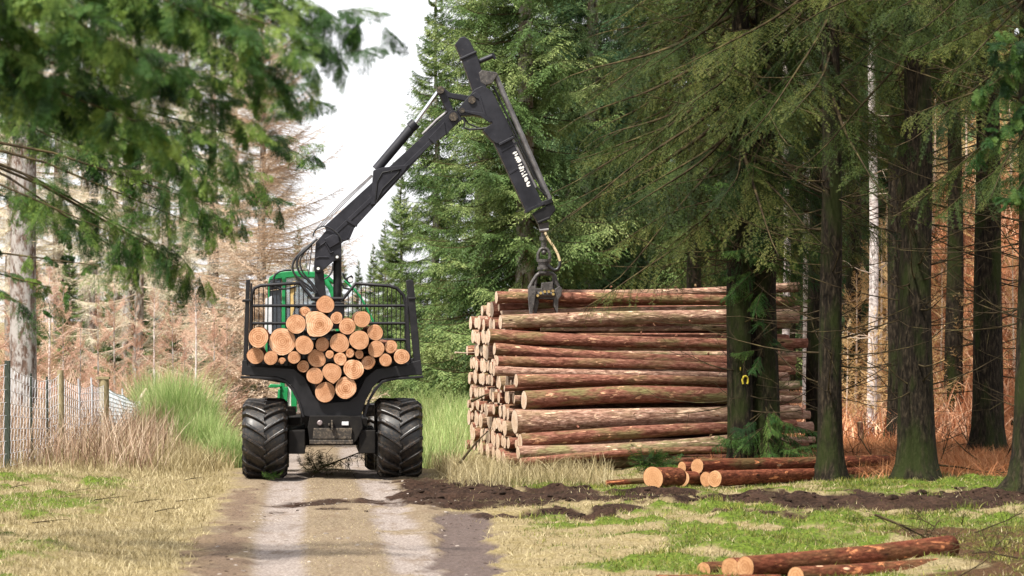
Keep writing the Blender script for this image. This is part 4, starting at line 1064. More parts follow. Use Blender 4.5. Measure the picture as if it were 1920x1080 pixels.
b = MB(); b.tube(P3([(105, 760), (128, 1015)], yc - .12, *ZG), .018, 6); b.tube(P3([(128, 988), (370, 982)], yc - .0, *ZG), .014, 6); b.build('claw_edge', MT['worn_steel'], gp)

# cab and front chassis, turned a little where the machine bends
cb = empty('cab'); cb.parent = FW
yk = 6.1
def cpr(name, pts, y0, y1, mat, z=Z6, bev=.015): 
    b = MB(); b.prism(P2(pts, yk, *z), y0, y1); return b.build(name, MT[mat], cb, bev)
def ctub(name, runs, r, mat, y=None, z=Z6):
    b = MB()
    for q in runs: b.tube(P3(q, yk if y is None else y, *z), r, 8)
    return b.build(name, MT[mat], cb)
cpr('roof', [(75, 165), (85, 145), (120, 125), (200, 100), (320, 92), (520, 100), (640, 130), (720, 200), (700, 215), (600, 160), (330, 150), (200, 165), (76, 182)], yk, yk + 1.6, 'green_paint')
for y0 in (yk, yk + 1.5):
    b = MB()
    b.prism(P2([(200, 150), (238, 150), (238, 1000), (192, 1000)], yk, *Z6), y0, y0 + .08)
    b.prism(P2([(70, 170), (84, 170), (60, 1000), (30, 1000)], yk, *Z6), y0, y0 + .08)
    b.tube(P3([(560, 130), (620, 190), (670, 260), (705, 350), (735, 480), (745, 700)], y0, *Z6), .05, 10)
    b.build('cab_post', MT['green_paint'], cb, .01)
ctub('cab_side_curve', [[(800, 185), (850, 230), (900, 275), (960, 350), (1020, 460), (1075, 570), (1110, 700)]], .022, 'green_paint', yk + .6)
ctub('window_seal', [[(760, 190), (800, 260), (860, 270)], [(640, 175), (720, 320), (760, 480), (790, 700)]], .02, 'hose_rubber', yk + .3)
cpr('air_vent', [(78, 182), (196, 168), (196, 262), (76, 280)], yk - .02, yk + .1, 'black_steel')
cpr('vent_frame', [(84, 196), (188, 184), (188, 214), (82, 222)], yk - .05, yk - .022, 'dark_glass')
cpr('side_window', [(64, 285), (196, 270), (194, 1000), (36, 1000)], yk + .03, yk + .05, 'dark_glass', bev=.003)
cpr('rear_window', [(240, 160), (560, 160), (640, 230), (700, 400), (720, 1000), (240, 1000)], yk + .03, yk + .05, 'glass', bev=.003)
cpr('window_glint', [(40, 360), (110, 330), (100, 700), (30, 700)], yk + .0, yk + .02, 'lens_and_glint', bev=.003)  # pale plate standing in for the bright reflection on the side window
cpr('seat', [(120, 305), (180, 300), (190, 360), (170, 380), (172, 720), (118, 720)], yk + .3, yk + .8, 'seat_tan', bev=.05)
cpr('cable_guide', [(286, 200), (330, 190), (335, 280), (310, 330), (318, 460), (290, 560), (276, 560), (282, 420), (280, 300)], yk - .06, yk - .02, 'seat_tan', bev=.01)
cpr('rear_panel', [(240, 420), (560, 420), (560, 1000), (240, 1000)], yk + .10, yk + .14, 'frame_dark')
ctub('roof_hose', [[(120, 190), (118, 160), (135, 125), (180, 95), (230, 85), (290, 84)], [(120, 190), (135, 245), (180, 268), (260, 262), (335, 240)]], .02, 'hose_rubber', yk - .08)
b = MB(); b.prism(P2([(775, 112), (800, 112), (815, 160), (870, 130), (888, 150), (885, 200), (850, 215), (815, 180), (795, 165)], yk, *Z6), yk + .1, yk + .3); b.build('work_lamp', MT['black_steel'], cb, .01)
b = MB(); x, z = fl(490 + 860 / Z6[0], 490 + 178 / Z6[0], yk); b.tube([(x, yk + .06, z), (x, yk + .098, z)], .045, 14); b.build('lamp_glass', MT['lens_and_glint'], cb)
# front frame, steps and engine cover
fc = empty('front_chassis'); fc.parent = FW
b = MB(); Z5 = (6.748, 490, 690)
b.prism(P2([(82, 245), (112, 205), (250, 212), (262, 236), (200, 250), (110, 252)], yk, *Z5), yk, yk + .35)
b.prism(P2([(232, 240), (250, 120), (290, 120), (300, 240), (340, 240), (320, 560), (232, 560)], yk, *Z5), yk + .05, yk + .2)
b.prism(P2([(212, 270), (244, 262), (236, 430), (200, 430)], yk, *Z5), yk - .02, yk + .04)
b.prism(P2([(378, 285), (450, 285), (450, 560), (378, 560)], yk, *Z5), yk + .05, yk + .8)
b.build('step', MT['green_paint'], fc, .012)
b = MB(); b.prism(P2([(340, 150), (372, 150), (372, 480), (330, 480)], yk, *Z5), yk + .1, yk + .2); b.build('grab_plate', MT['white_paint'], fc)
b = MB(); b.box(-.62, .45, yk + .9, yk + 4.2, 1.05, 1.95); b.prism([(-.6, 1.95), (.42, 1.95), (.3, 2.2), (-.5, 2.2)], yk + 1.7, yk + 4.0); b.build('engine_cover', MT['green_paint'], fc, .06)
b = MB(); b.box(-.5, .5, 4.4, yk + 4, .62, 1.05); b.box(-.8, .8, 6.6, 8.7, .55, .75); b.build('chassis', MT['frame_dark'], fc, .02)
# frame boxes that show above the axle beside the tyres
for q in ([(300, 490), (440, 490), (440, 600), (310, 610)], [(1280, 470), (1440, 470), (1430, 610), (1290, 610)]):
    b = MB(); b.prism(P2(q, .6, *Z5), .6, .9); b.build('frame_box', MT['mud_steel'], FW, .01)

# ------------------------------------------------------------------ logs
r3 = np.random.RandomState(77)
def log_geo(L, ra, rb, rng, bend=.03, shape=None, n=22, m=11):
    ph = rng.uniform(0, 6.28, 6); am = rng.uniform(.3, 1, 3) * (.045, .030, .014)
    rings = []
    bz, by = rng.uniform(-1, 1, 2) * bend
    kn = [(rng.uniform(.05, .95), rng.uniform(0, 6.28)) for _ in range(9)]
    for i in range(m):
        t = i / (m - 1); r = ra + (rb - ra) * t
        if i == 0: r *= 1.0
        r *= 1 + .06 * math.exp(-t * 14)
        row = []
        for k in range(n):
            a = 2 * math.pi * k / n
            q = 1 + am[0] * math.sin(2 * a + ph[0] + 2 * t) + am[1] * math.sin(3 * a + ph[1] - 3 * t) + am[2] * math.sin(5 * a + ph[2] + 4 * t)
            if shape is not None: q *= 1 + (shape[k % len(shape)] - 1) * max(0, 1 - t * 1.2)
            q += .022 * math.sin(t * L * 2.1 + ph[3]) + .014 * math.sin(t * L * 5.3 + ph[4] + a)
            for kt, ka in kn:
                q += .05 * math.exp(-((t - kt) * L / .08) ** 2 - (((a - ka + math.pi) % 6.283 - math.pi) / .35) ** 2)
            row.append((t * L, r * q * math.cos(a) + by * math.sin(math.pi * t), r * q * math.sin(a) + bz * math.sin(math.pi * t)))
        rings.append(row)
    return rings
def log_meshes(L, ra, rb, rng, **k):
    rings = log_geo(L, ra, rb, rng, **k); n = len(rings[0]); m = len(rings)
    V = [p for row in rings for p in row]
    F = np.array([(i * n + q, (i + 1) * n + q, (i + 1) * n + (q + 1) % n, i * n + (q + 1) % n) for i in range(m - 1) for q in range(n)])
    far = np.arange((m - 1) * n, m * n)[None, :][:, ::-1]
    me = mesh_np('log', np.array(V), [F, far], np.r_[np.zeros(len(F), int), [1]], smooth=[True] * len(F) + [False])
    # the sawn face: concentric rings of points, slightly proud and rough
    E = [(-.006, 0, 0)]; c = np.array(rings[0])
    fr = (.35, .7, .93, 1.0)
    for f in fr: E += [(-.004 * (1 - f) - .002 + rng.uniform(-.002, .002), y * f * (.975 if f == 1.0 else 1), z * f * (.975 if f == 1.0 else 1)) for _, y, z in c]
    Ft = np.array([(0, 1 + (q + 1) % n, 1 + q) for q in range(n)])
    Fq = np.array([(1 + j * n + q, 1 + j * n + (q + 1) % n, 1 + (j + 1) * n + (q + 1) % n, 1 + (j + 1) * n + q) for j in range(len(fr) - 1) for q in range(n)])
    e = mesh_np('cut_end', np.array(E), [Ft, Fq], smooth=True)
    # close the little step to the bark
    return me, e
def log_obj(A, B, ra, rb, bark, end, label, group, rng, meshes=None, roll=None, cat='log', **k):
    A = Vector(map(float, A)); B = Vector(map(float, B)); d = B - A
    if meshes is None:
        me, e = log_meshes(d.length, ra, rb, rng, **k)
        me.materials.append(MT[bark]); me.materials.append(MT[end]); e.materials.append(MT[end])
    else: me, e = meshes
    o = bpy.data.objects.new('log', me); COL.objects.link(o)
    x = d.normalized(); y = Vector((0, 0, 1)).cross(x)
    y.normalize(); z = x.cross(y)
    M3 = Matrix((x, y, z)).transposed() @ Matrix.Rotation(rng.uniform(0, 6.28) if roll is None else roll, 3, 'X')
    o.rotation_mode = 'QUATERNION'; o.location = A; o.rotation_quaternion = M3.to_quaternion()
    c = bpy.data.objects.new('cut_end', e); COL.objects.link(c); c.parent = o
    return props(o, label, cat, group)

# the load
def w_of(x, y, z): return Vector((OX + x * HY + y * HX, OY - x * HX + y * HY, z))
# in the frame of the machine: across = (HY, -HX), along = (HX, HY)
LOAD = [
 (466, 223, 40, 'round log on the very top of the load, its mossy bark running back'),
 (374, 255, 23, 'thin log near the top, between the topmost log and the biggest mossy one'),
 (331, 313, 43, 'large pale log with moss on its upper rim, high beside the cracked square one'),
 (440, 315, 60, 'huge squarish log end with a dark crack across it, under the topmost log'),
 (518, 285, 27, 'small log tucked under the topmost log, beside the squarish cracked one'),
 (567, 324, 38, 'medium log high in the load, just past the squarish cracked end'),
 (636, 291, 36, 'high single log standing proud of the load on the side of the log stack'),
 (696, 352, 35, 'log with a star shaped crack below the high single log'),
 (158, 375, 45, 'large log resting against the stake beside the cab, upper of two'),
 (269, 393, 60, 'biggest round log with clear rings, near the stake on the cab side'),
 (369, 409, 41, 'log with many fine rings right beside the biggest round log'),
 (453, 407, 32, 'fairly small log directly under the squarish cracked one'),
 (531, 400, 43, 'darker orange log with close rings in the middle of the load'),
 (622, 387, 43, 'darker orange log under the high single log'),
 (701, 427, 38, 'pale log under the one with the star shaped crack'),
 (768, 417, 29, 'small log low on the stack side, above the outermost one'),
 (145, 460, 38, 'lower of the two logs leaning on the stake beside the cab'),
 (215, 469, 32, 'log with dark rings squeezed below the biggest round log'),
 (266, 487, 18, 'thin split log lying on the beam below the biggest round log'),
 (323, 467, 28, 'small ringed log under the log with many fine rings'),
 (427, 472, 41, 'broad pale log in the middle, above the lowest group'),
 (486, 453, 19, 'thinnest log in the centre, beside the broad pale one'),
 (535, 474, 29, 'small log under the darker orange one in the middle'),
 (580, 447, 20, 'thin log wedged below the two darker orange logs'),
 (623, 453, 20, 'thin round log beside the wedged one, above the cracked low log'),
 (664, 490, 31, 'log just above the curve of the carrier on the stack side'),
 (744, 479, 28, 'small log lying on the beam on the stack side'),
 (818, 463, 34, 'outermost log against the stake on the side of the log stack'),
 (364, 508, 26, 'small log above the carrier curve on the cab side'),
 (418, 552, 38, 'orange log in the lower load, third from the bottom on the cab side'),
 (497, 536, 42, 'pale log with a pointed lower edge above the two lowest'),
 (597, 521, 45, 'large log with cracks across its face above the lowest pair'),
 (465, 626, 46, 'lowest log of the load on the cab side'),
 (560, 606, 48, 'lowest log of the load on the stack side'),
]
for i, (u, v, r, lab) in enumerate(LOAD):
    yy = -.50 + r3.uniform(-.10, .10); x, z = fl(420 + u / Z1[0], 480 + v / Z1[0], yy)
    rr = r / Z1[0] * (47 + yy) / FPX * .985
    L = min(4.05 - yy, r3.uniform(4.2, 4.6)); k = {}
    if i == 3: k = dict(shape=[1.0, 1.07, 1.2, 1.2, 1.05, 1.02, .97, .9, .87, .9, .97, 1.0, .97, .92, .9, .9, .92, .95, 1.05, 1.18, 1.15, 1.05]); 
    if i == 18: k = dict(shape=[1.1] * 11 + [.6] * 11)
    if i == 30: k = dict(shape=[1.] * 15 + [1.08, 1.22, 1.08] + [1.] * 4)
    up = .10 if i == 0 else r3.uniform(-.015, .015)
    end = 'wood_end'
    log_obj(w_of(x, yy, z), w_of(x + r3.uniform(-.03, .03), yy + L, z - abs(up) * .3 if i else z - .10), rr, rr * r3.uniform(.72, .86), 'log_bark', end, lab, 'logs loaded on the machine', r3, roll=0 if k else None, bend=.02, **k)

# the big stack: the long logs on its near face
ZS = (2.7, 840, 500)
FACE = [  # left end (u, v), radius, v at the far end (u 1420 in the crop), radius there, bark, label
 (245, 155, 30, 172, 23, 'log_bark', 'topmost long log of the stack, behind the hanging grapple'),
 (310, 124, 12, 108, 22, 'log_bark_pale', 'pale log lying behind the topmost one and rising above it at the far end'),
 (258, 206, 17, 190, 14, 'log_bark', 'mossy dark log in the gap under the topmost log'),
 (275, 236, 14, 216, 14, 'log_bark_pale', 'thin pale log just below the mossy gap under the grapple claws'),
 (265, 280, 34, 258, 34, 'log_bark_pale', 'pale thick log touched by the grapple claw tips'),
 (205, 350, 35, 378, 27, 'log_bark', 'reddish log with light knots, the first below the one under the claw tips'),
 (470, 316, 10, 306, 14, 'log_bark_pale', 'thin log wedged above the reddish one with light knots'),
 (235, 416, 31, 460, 24, 'log_bark', 'dark red log with peeled streaks, second below the claw tips'),
 (250, 478, 25, 515, 22, 'log_bark', 'grey red log with oval knots halfway up the stack'),
 (232, 528, 24, 545, 12, 'log_bark_pale', 'thin greenish log in the middle of the stack, its end set back'),
 (356, 527, 18, 560, 16, 'log_bark_pale', 'thin log in the middle of the stack, its end further along than its neighbours'),
 (345, 577, 32, 586, 20, 'log_bark', 'log with a shadowed underside above the big knotty one'),
 (285, 617, 15, 610, 20, 'log_bark', 'thin reddish log lying on the big pinkish log'),
 (385, 676, 47, 668, 40, 'log_bark', 'big pinkish log with many dark knots in the lower half of the stack'),
 (338, 785, 58, 750, 42, 'log_bark_pale', 'thickest mossy log with a row of peeled patches low on the stack'),
 (365, 884, 38, 820, 28, 'log_bark', 'brown log tucked beneath the thickest mossy log'),
 (355, 940, 32, 872, 34, 'log_bark_pale', 'lowest but one, mossy log with a big white peeled patch'),
 (368, 990, 20, 945, 14, 'log_bark', 'lowest log of the near face, lying in the grass'),
]
SLX = .25
for (u, v, r, v2, r2_, bark, lab) in FACE:
    uu, vv = ZS[1] + u / ZS[0], ZS[2] + v / ZS[0]
    D = 49.2
    for _ in range(4):
        z = CH + (600 - vv) * D / FPX; D = 49.1 + max(z, 0) * .98 + (.35 if r < 20 else 0)
    A = px(uu, vv, D); ra = r / ZS[0] * D / FPX
    D2 = D + 1.05; B = px(840 + 1420 / 2.7, 500 + v2 / 2.7, D2); rb = r2_ / ZS[0] * D2 / FPX
    t = r3.uniform(1.20, 1.34); B = A + (B - A) * t; rb = ra + (rb - ra) * t
    o = log_obj(A, B, ra, max(rb, .05), bark, 'wood_end_pale', lab, 'long logs on the near face of the stack', r3, bend=.09, m=25)
    b = MB(); L = float(np.linalg.norm(B - A))
    for k in range(r3.randint(4, 10)):
        t = r3.uniform(.05, .95); an = r3.uniform(0, 6.28); q = ra + (rb - ra) * t; dr = np.array([r3.uniform(.1, .5), math.cos(an), math.sin(an)])
        p0 = np.array([t * L, math.cos(an) * q * .9, math.sin(an) * q * .9]); b.tube([p0, p0 + dr * (q * .1 + r3.uniform(.02, .05))], r3.uniform(.010, .022), 6)
    s_ = b.build('branch_stubs', MT['log_bark'], o); s_['kind'] = 'stuff'
# the rest of the stack: mostly their sawn ends show
protos = []
for i in range(10):
    ra = (.075, .085, .095, .105, .11, .12, .13, .14, .10, .09)[i]
    me, e = log_meshes(5.3, ra, ra * .75, r3, bend=.02, n=16, m=6)
    me.materials.append(MT['log_bark' if i % 2 else 'log_bark_pale']); me.materials.append(MT['wood_end_pale']); e.materials.append(MT['wood_end_pale'])
    protos.append((ra, me, e))
def in_row(z): return 49.62 + z * .98, 57.6 - .25 * z
n_in = 0
for row in range(11):
    z = .12 + row * .262; y0, y1 = in_row(z)
    if row == 10: y1 = 55.0
    y = y0 + (row % 2) * .13
    while y < y1:
        k = r3.randint(10); ra, me, e = protos[k]
        if y + ra > 57.2 and z > 2.2: break
        xe = .16 - .119 * (y - 49) + r3.uniform(-.04, .04) + r3.choice([0, 0, 0, 0, .07, -.08]) + (.15 if r3.rand() < .08 else 0)
        if y < y0 + .7: xe += .12
        zz = max(z + r3.uniform(-.03, .03), ra + .01)
        lab = 'sawn log in the crowd of narrow cut ends at the track side of the stack' if row < 9 else 'sawn log end along the top of the crowded track side of the stack'
        log_obj((xe, y + ra, zz), (xe + 5.14, y + ra + 1.28, zz + r3.uniform(-.06, .06)), ra, ra, None, None, lab, 'crowded log ends of the stack' if row < 9 else 'log ends along the top of the stack', r3, meshes=(me, e))
        n_in += 1
        y += 2 * ra * r3.uniform(1.02, 1.25) + .03

# the small pile beside the trunks, and the logs at the lower edge of the view
ZP = (2.2326, 1060, 800)
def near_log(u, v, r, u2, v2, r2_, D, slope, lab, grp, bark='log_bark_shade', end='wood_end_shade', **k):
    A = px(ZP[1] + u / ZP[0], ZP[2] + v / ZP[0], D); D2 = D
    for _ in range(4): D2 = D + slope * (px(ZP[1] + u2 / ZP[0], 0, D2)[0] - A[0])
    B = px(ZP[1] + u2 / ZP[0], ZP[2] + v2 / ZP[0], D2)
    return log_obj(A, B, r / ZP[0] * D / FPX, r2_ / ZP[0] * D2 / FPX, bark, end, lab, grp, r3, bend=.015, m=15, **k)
g1 = 'small pile of cut logs beside the trunks'
near_log(552, 166, 32, 1345, 140, 22, 45.1, 1.05, 'reddish log lying on top of the small pile by the mossy footed trunk', g1)
near_log(625, 218, 34, 1298, 190, 20, 44.4, 1.35, 'reddish log on the ground at the front of the small pile', g1)
near_log(590, 220, 30, 1200, 200, 20, 44.85, 1.3, 'log lying just behind the front one of the small pile, its end showing beside it', g1)
near_log(488, 172, 25, 760, 168, 18, 45.35, .8, 'short butt behind the top log of the small pile', g1)
near_log(490, 218, 33, 700, 212, 24, 44.9, 1.2, 'upright looking pale butt end under the short one in the small pile', g1)
near_log(368, 214, 46, 470, 212, 40, 44.0, 1.6, 'thick sawn block with a broad orange face, apart from the small pile', g1)
near_log(172, 238, 13, 345, 226, 11, 44.6, .2, 'thin short log lying flat in the grass before the thick sawn block', g1)
g2 = 'cut logs in the grass at the lower edge'
near_log(752, 590, 45, 1610, 506, 50, 28.9, 1.0, 'reddish log with bright peeled strips lying on top of the lowest pile', g2)
near_log(690, 592, 44, 1500, 540, 40, 29.25, 1.0, 'log behind the top one in the lowest pile, its pale end beside it', g2)
near_log(580, 602, 34, 1400, 560, 34, 29.6, 1.0, 'thinner log furthest back in the lowest pile, its orange end sticking out', g2)
near_log(965, 628, 42, 1630, 590, 42, 28.75, 1.0, 'orange streaked log at the bottom of the lowest pile', g2)
near_log(380, 640, 20, 900, 640, 22, 28.6, .2, 'half hidden log lying in straw at the bottom edge', g2)
# two pale ends poking out behind the big rooted trunk
near_log(1855, 165, 30, 1990, 150, 28, 50.5, .6, 'orange log end half hidden by the big rooted trunk, the lower one', 'log ends behind the rooted trunk')
near_log(1888, 92, 26, 2010, 80, 24, 51.0, .6, 'orange log end half hidden by the big rooted trunk, the upper one', 'log ends behind the rooted trunk')

# ------------------------------------------------------------------ the fence
r4 = np.random.RandomState(5)
fn = empty('wire_fence', (-7.5, 52, 0))
def loc_f(p): return (p[0] + 7.5, p[1] - 52, p[2])
FP = [(-70, 45.5, 676), (14, 47.6, 676), (60, 49.2, 700), (90, 50.4, 706), (113, 51.5, 694), (150, 53.6, 718), (174, 55, 716), (196, 56.6, 716), (232, 59, 736), (264, 61.6, 748)]
tops = []
for i, (u, D, v) in enumerate(FP):
    p = px(u, v, D); zb = hz(p[0], D); tops.append((np.array([p[0], D, zb]), p[2]))
    b = MB(); q = Vector(loc_f((p[0], D, 0))); top = p[2]
    if i in (0, 1):
        b.box(q.x - .043, q.x + .043, q.y - .043, q.y + .043, zb - .3, top); o = b.build('post', MT['stake_green'], fn, .006)
    elif i == 4:
        b.tube([(q.x + .03, q.y, zb - .3), (q.x, q.y, top)], .058, 10); o = b.build('post', MT['post_wood'], fn, .004); o['label'] = 'squared wooden post with green algae'
    elif i == 7:
        b.tube([(q.x, q.y, zb - .3), (q.x, q.y, zb + .6), (q.x - .01, q.y, top + .05)], .095, 12); b.box(q.x - .16, q.x + .1, q.y - .1, q.y + .1, top + .05, top + .10); o = b.build('post', MT['post_wood'], fn, .004); o['label'] = 'old weathered strainer post with a split top'
    elif i in (5, 6, 8):
        b.tube([(q.x + .02, q.y, zb - .2), (q.x - .03, q.y, top + .08)], .017, 6); o = b.build('stake', MT['wire'], fn)
    elif i == 9:
        b.tube([(q.x, q.y, zb - .2), (q.x + .01, q.y, zb + .7), (q.x - .01, q.y, top), (q.x + .12, q.y, top + .22)], [.055, .05, .045, .03], 8); o = b.build('post', MT['twig_pale'], fn); o['label'] = 'bleached crooked branch used as a post'
    else:
        b.tube([(q.x, q.y, zb - .2), (q.x - .02, q.y, top)], .019, 6); o = b.build('stake', MT['stake_green'], fn)
def net(segs, mat, r, nh, step, name, hfrac=1.0):
    P0 = []; P1 = []
    for a, b_ in segs:
        (pa, ta), (pb, tb) = a, b_
        n = max(2, int(np.linalg.norm(pb - pa) / step)); g = lambda s, k: np.array(loc_f((*(pa[:2] + (pb[:2] - pa[:2]) * s), (pa[2] + (pb[2] - pa[2]) * s) + .05 + ((ta - .06 - pa[2]) * (1 - s) + (tb - .06 - pb[2]) * s - .05) * (k / nh) * hfrac - .05 * math.sin(math.pi * s) * (k == nh))))
        for k in range(nh + 1):
            for j in range(n): P0.append(g(j / n, k)); P1.append(g((j + 1) / n, k))
        for j in range(n + 1):
            for k in range(nh): P0.append(g(j / n, k)); P1.append(g(min((j + .3) / n, 1), k + 1))
    rr = np.full(len(P0), r); V, F = sticks(np.array(P0), np.array(P1), rr, rr)
    return link(name, mesh_np(name, V, [F]), MT[mat], fn)
net(list(zip(tops[:7], tops[1:8])), 'wire', .005, 8, .2, 'wire_netting')
net(list(zip(tops[7:9], tops[8:10])), 'net_white', .008, 12, .075, 'tree_guard_mesh', 1.0)
props(fn, 'wire netting fence with dark stakes and old wooden posts running back through dry grass', 'fence')

# ------------------------------------------------------------------ fallen branches and debris
def twig_obj(name, pts, r, mat, label, side=10, sl=.35, rng=r4, cat='branch', droop=.0, group=None):
    b = MB(); pts = [np.array(p, float) for p in pts]
    b.tube(pts, r, 7, r1=r * .3)
    for i in range(side):
        t = rng.uniform(.2, 1) * (len(pts) - 1); k = min(int(t), len(pts) - 2); p = pts[k] + (pts[k + 1] - pts[k]) * (t - k)
        d = unit(unit(pts[k + 1] - pts[k]) * .7 + rng.uniform(-1, 1, 3) * np.array([1, .6, .8]) + np.array([0, 0, -droop])); l = sl * rng.uniform(.4, 1.2)
        e = p + d * l * .5; f = e + unit(d + np.array([0, 0, -droop * 1.2]) + rng.uniform(-.3, .3, 3)) * l * .5
        b.tube([p, e, f], r * .35, 5, r1=.002)
        for _ in range(3):
            g_ = e + (f - e) * rng.rand(); b.tube([g_, g_ + unit(d + rng.uniform(-.9, .9, 3)) * l * .35], r * .16, 4, r1=.0015)
    o = b.build(name, MT[mat]); return props(o, label, cat, group)
Dm = 47.2
def pm(u, v, D=Dm): return px(420 + u / Z1[0], 480 + v / Z1[0], D)
fb = empty('fallen_branch', tuple(pm(415, 1010)))
bt = MB(); base = pm(415, 1010)
o = twig_obj('limb', [pm(400, 1010) - base, pm(470, 965) - base, pm(560, 930) - base, pm(650, 893) - base], .022, 'twig_dead', None, 16, .35, droop=.7, cat=None); o.parent = fb
ends = []
for i in range(46):
    a = pm(r4.uniform(370, 470), r4.uniform(960, 1005), Dm + r4.uniform(-.1, .2)); b_ = a + np.array([r4.uniform(-.18, .25), r4.uniform(-.15, .15), r4.uniform(-.02, .30)]); ends.append((a - base, b_ - base))
for i in range(9):
    t = r4.rand(); a = pm(470 + 160 * t, 965 - 65 * t); ends.append((a - base, a - base + np.array([r4.uniform(-.05, .05), 0, -r4.uniform(.1, .25)])))
bough_mesh('needled_twigs', [spray(r4, 8, .4, .05, .07, .016, keep=.8)], ends, r4, [MT['needles_shade'], MT['twig_dead']], fb)
bt = MB()
for q in ([(430, 990), (400, 930), (440, 900), (480, 910), (505, 950)], [(480, 960), (470, 910), (500, 880)], [(420, 1000), (390, 930), (430, 895), (470, 890)]):
    bt.tube([pm(*p) - base for p in q], .007, 5, r1=.003)
bt.build('arching_twigs', MT['twig_dead'], fb)
props(fb, 'fallen spruce branch with dark twigs lying under the machine between its tyres', 'branch')
twig_obj('fallen_branch', [pm(285, 1012), pm(330, 1010), pm(390, 1024), pm(432, 1022)], .022, 'twig_pale', 'short bare stick lying on the track by the rear tyre', 3, .15)
sp_ = MB()
gt = empty('spruce_sprig', tuple(pm(225, 1015, 46.4)))
ends = [(np.array([r4.uniform(-.1, .1), r4.uniform(-.1, .1), 0]), np.array([r4.uniform(-.17, .17), r4.uniform(-.12, .12), r4.uniform(.03, .12)])) for _ in range(9)]
bough_mesh('twigs', [spray(r4, 8, .45, .045, .06, .018)], ends, r4, [MT['needles_bright'], MT['twig_dead']], gt)
props(gt, 'small green spruce sprig lying at the foot of the tyre beside the broom', 'twig')
bp = px(1225, 875, 47.9); bush = empty('spruce_sapling', (bp[0], bp[1], hz(bp[0], bp[1])))
ends = [(np.array([r4.uniform(-.2, .2), r4.uniform(-.1, .1), r4.uniform(0, .25)]), np.array([r4.uniform(-.48, .48), r4.uniform(-.25, .25), r4.uniform(.1, .45)])) for _ in range(40)]
bough_mesh('crown', [spray(r4, 9, .45, .045, .06, .018)], ends, r4, [MT['needles_bright'], MT['twig_dead']], bush)
props(bush, 'low green spruce sapling before the log stack, next to the thick sawn block', 'sapling')
for q, D, r, lab in (([(862, 868), (880, 845), (900, 822), (915, 808)], 48.6, .026, 'dark stick leaning against the lower cut ends of the stack'), ([(884, 752), (900, 745), (917, 738)], 50.6, .03, 'dark stick poking out of the cut ends halfway up the stack'), ([(853, 661), (872, 662), (892, 661)], 51.6, .016, 'pale splinter sticking out of the cut ends high on the track side')):
    twig_obj('stick', [px(u, v, D + (i * .12)) for i, (u, v) in enumerate(q)], r, 'twig_dead' if 'dark' in lab else 'twig_pale', lab, 0)
for i in range(9):
    u, v = ((130, 935), (105, 950), (20, 935), (250, 955), (60, 1000), (330, 940), (175, 965), (345, 905), (290, 972))[i]; D = CH * FPX / (v - 600); p = px(u, v, D); p[2] = hz(p[0], p[1]) + .03; a = r4.uniform(-.4, .4); l = r4.uniform(.18, .5)
    twig_obj('stick', [p, p + np.array([l * .5 * math.cos(a), l * .5 * math.sin(a), .03]), p + np.array([l * math.cos(a), l * math.sin(a), .05])], .009, 'twig_dead', 'small dark stick lying in the straw grass of the verge', 3, .12, group='sticks in the verge grass')
for i in range(30):
    u = r4.uniform(1560, 1915); v = r4.uniform(800, 880); D = CH * FPX / (v - 600); x = (u - 960) * D / FPX; zb = hz(x, D); p = np.array([x, D, zb + .05]); d = np.array([r4.uniform(-1, 1), r4.uniform(-.4, .4), r4.uniform(0, .5)])
    twig_obj('dead_branch', [p, p + d * .5, p + d * 1.0 + np.array([0, 0, .06])], .016, 'twig_dead', 'bare dead branch among the brushwood on the shaded floor of the wood', 6, .5, group='dead branches on the floor of the wood')
for i in range(13):
    x = r4.uniform(4.3, 5.6); D = r4.uniform(28.5, 36); p = np.array([x, D, hz(x, D) + .03]); d = np.array([r4.uniform(-1, 1), r4.uniform(-.8, .4), r4.uniform(0, .45)])
    twig_obj('dead_branch', [p, p + d * .4, p + d * .6 + np.array([0, 0, .04])], .009, 'twig_dead', 'bare dead branch in the dark brushwood beside the lowest pile of logs', 6, .35, group='brushwood beside the lowest pile')
for q, D, lab in (([(1755, 872), (1800, 876), (1850, 885), (1905, 887)], 47.5, 'long bare branch lying between the thick trunk and the rooted one'), ([(1640, 965), (1690, 985), (1740, 1010), (1760, 975)], 33, 'thin crooked branch standing in the moss above the lowest pile')):
    twig_obj('fallen_branch', [px(u, v, D) for u, v in q], .018, 'twig_dead', lab, 7, .4)
# short sawn stump end seen by the golden larches
def stump(u, v, D, r, h, lab):
    x = (u - 960) * D / FPX; z = hz(x, D)
    log_obj((x, D, z + h), (x + .02, D, z - .1), r, r * 1.2, 'log_bark', 'wood_end_pale', lab, None, r4, cat='stump', n=14, m=5).name = 'stump'
stump(1612, 830, 57, .055, .55, 'small pale split stake standing beyond the straight mossy footed trunk')
# mud clods, stones
def lumps(name, label, Pn, sz, mat, rng, flat=.6):
    base = []; F = []
    b = MB(); b.ball((0, 0, 0), 1, 7, 5); bv = np.array(b.v); bf = b.f
    n = len(Pn); nv = len(bv); V = bv[None] * (1 + rng.uniform(-.35, .35, (n, nv, 1))) * sz[:, None, None] * np.array([1.25, 1.0, flat])
    a = rng.uniform(0, 6.28, n); c, s = np.cos(a)[:, None], np.sin(a)[:, None]
    V = np.stack([V[..., 0] * c - V[..., 1] * s, V[..., 0] * s + V[..., 1] * c, V[..., 2]], -1) + Pn[:, None]
    tri = np.array([f for f in bf if len(f) == 3]); qd = np.array([f for f in bf if len(f) == 4]); o_ = (np.arange(n) * nv)[:, None, None]
    me = mesh_np(name, V.reshape(-1, 3), [(tri[None] + o_).reshape(-1, 3), (qd[None] + o_).reshape(-1, 4)], smooth=True)
    return props(link(name, me, MT[mat]), label, 'soil', kind='stuff')
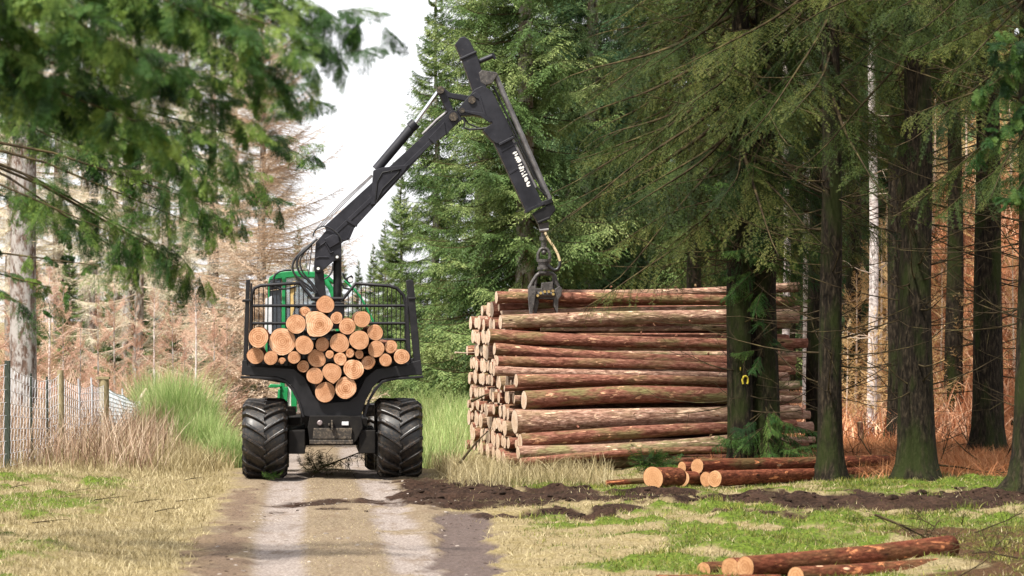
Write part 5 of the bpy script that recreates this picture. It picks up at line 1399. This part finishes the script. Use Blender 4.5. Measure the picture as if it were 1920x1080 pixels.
mm = Mat('mud', .9, spec=.12); a = mm.noise(mm.pos(), 14, 5, .65); mm.col(mm.ramp(a, [(.35, (.006, .0035, .002)), (.65, (.040, .023, .015))])); mm.bump(a, .6, .02); MT['mud'] = mm.m
mm = Mat('stone', .8, spec=.2); a = mm.noise(mm.pos(), 9, 5, .65); mm.col(mm.ramp(a, [(.35, (.10, .08, .065)), (.65, (.34, .29, .25))])); MT['stone'] = mm.m
Pn = scatter(9000, -3.5, 8, 36, 47, r4, lambda x, y, k: k['mud'] * .55 * (.25 + .75 * sstep(.3, 1.8, road_d(x, y))))
lumps('mud', 'dark churned mud clods across the track and the mossy ground', Pn, r4.uniform(.010, .045, len(Pn)) * (1 + .8 * (r4.rand(len(Pn)) < .08)), 'mud', r4)
Pn = scatter(7000, -4, 0, 26.5, 46.5, r4, lambda x, y, k: k['road'] * .5)
lumps('gravel', 'pale gravel on the track', Pn, r4.uniform(.006, .016, len(Pn)) * (1 + 1.3 * (r4.rand(len(Pn)) < .05)), 'stone', r4)
Pn = scatter(2200, -5, 0.3, 26.5, 46.5, r4, lambda x, y, k: k['verge'] * .8 + k['rut'] * .3)
lumps('mud', 'small crumbs of dark soil along the edge of the track', Pn, r4.uniform(.008, .028, len(Pn)), 'mud', r4)
# mossy hummocks
Pn = scatter(420, 0, 9, 27, 47, r4, lambda x, y, k: k['moss'] * .5)
V, fs, t = blades(np.repeat(Pn, 60, 0) + np.concatenate([r4.normal(0, .09, (len(Pn) * 60, 2)), np.zeros((len(Pn) * 60, 1))], 1), r4.uniform(.03, .13, len(Pn) * 60), r4.uniform(.008, .014, len(Pn) * 60), r4, lean=.9)
props(link('moss', mesh_np('moss', V, fs, attr={'tint': t}), MT['moss_blade']), 'tufts of bright moss on the forest floor', 'vegetation', kind='stuff')
# yellow ring and dot painted on the trunk
R1 = .5 * 42 * 49.0 / FPX * .96
def paint(pts_uv, name, w):
    b = MB(); xs = t1.location.x
    P_ = []
    for u, v in pts_uv:
        x = (u - 960) * (49.0 - R1) / FPX - xs; z = CH + (600 - v) * (49.0 - R1) / FPX - t1.location.z
        rr = R1 * 1.12
        P_.append((x, -math.sqrt(max(rr * rr - x * x, .0004)), z))
    b.tube(P_, w, 6); o = b.build(name, MT['yellow_paint'], t1); return o
paint([(1393, 720), (1391.5, 712), (1394, 706), (1398, 705), (1402, 708), (1402.5, 716), (1401, 720)], 'painted_ring', .018)
paint([(1387, 692), (1389, 692)], 'painted_dot', .035)
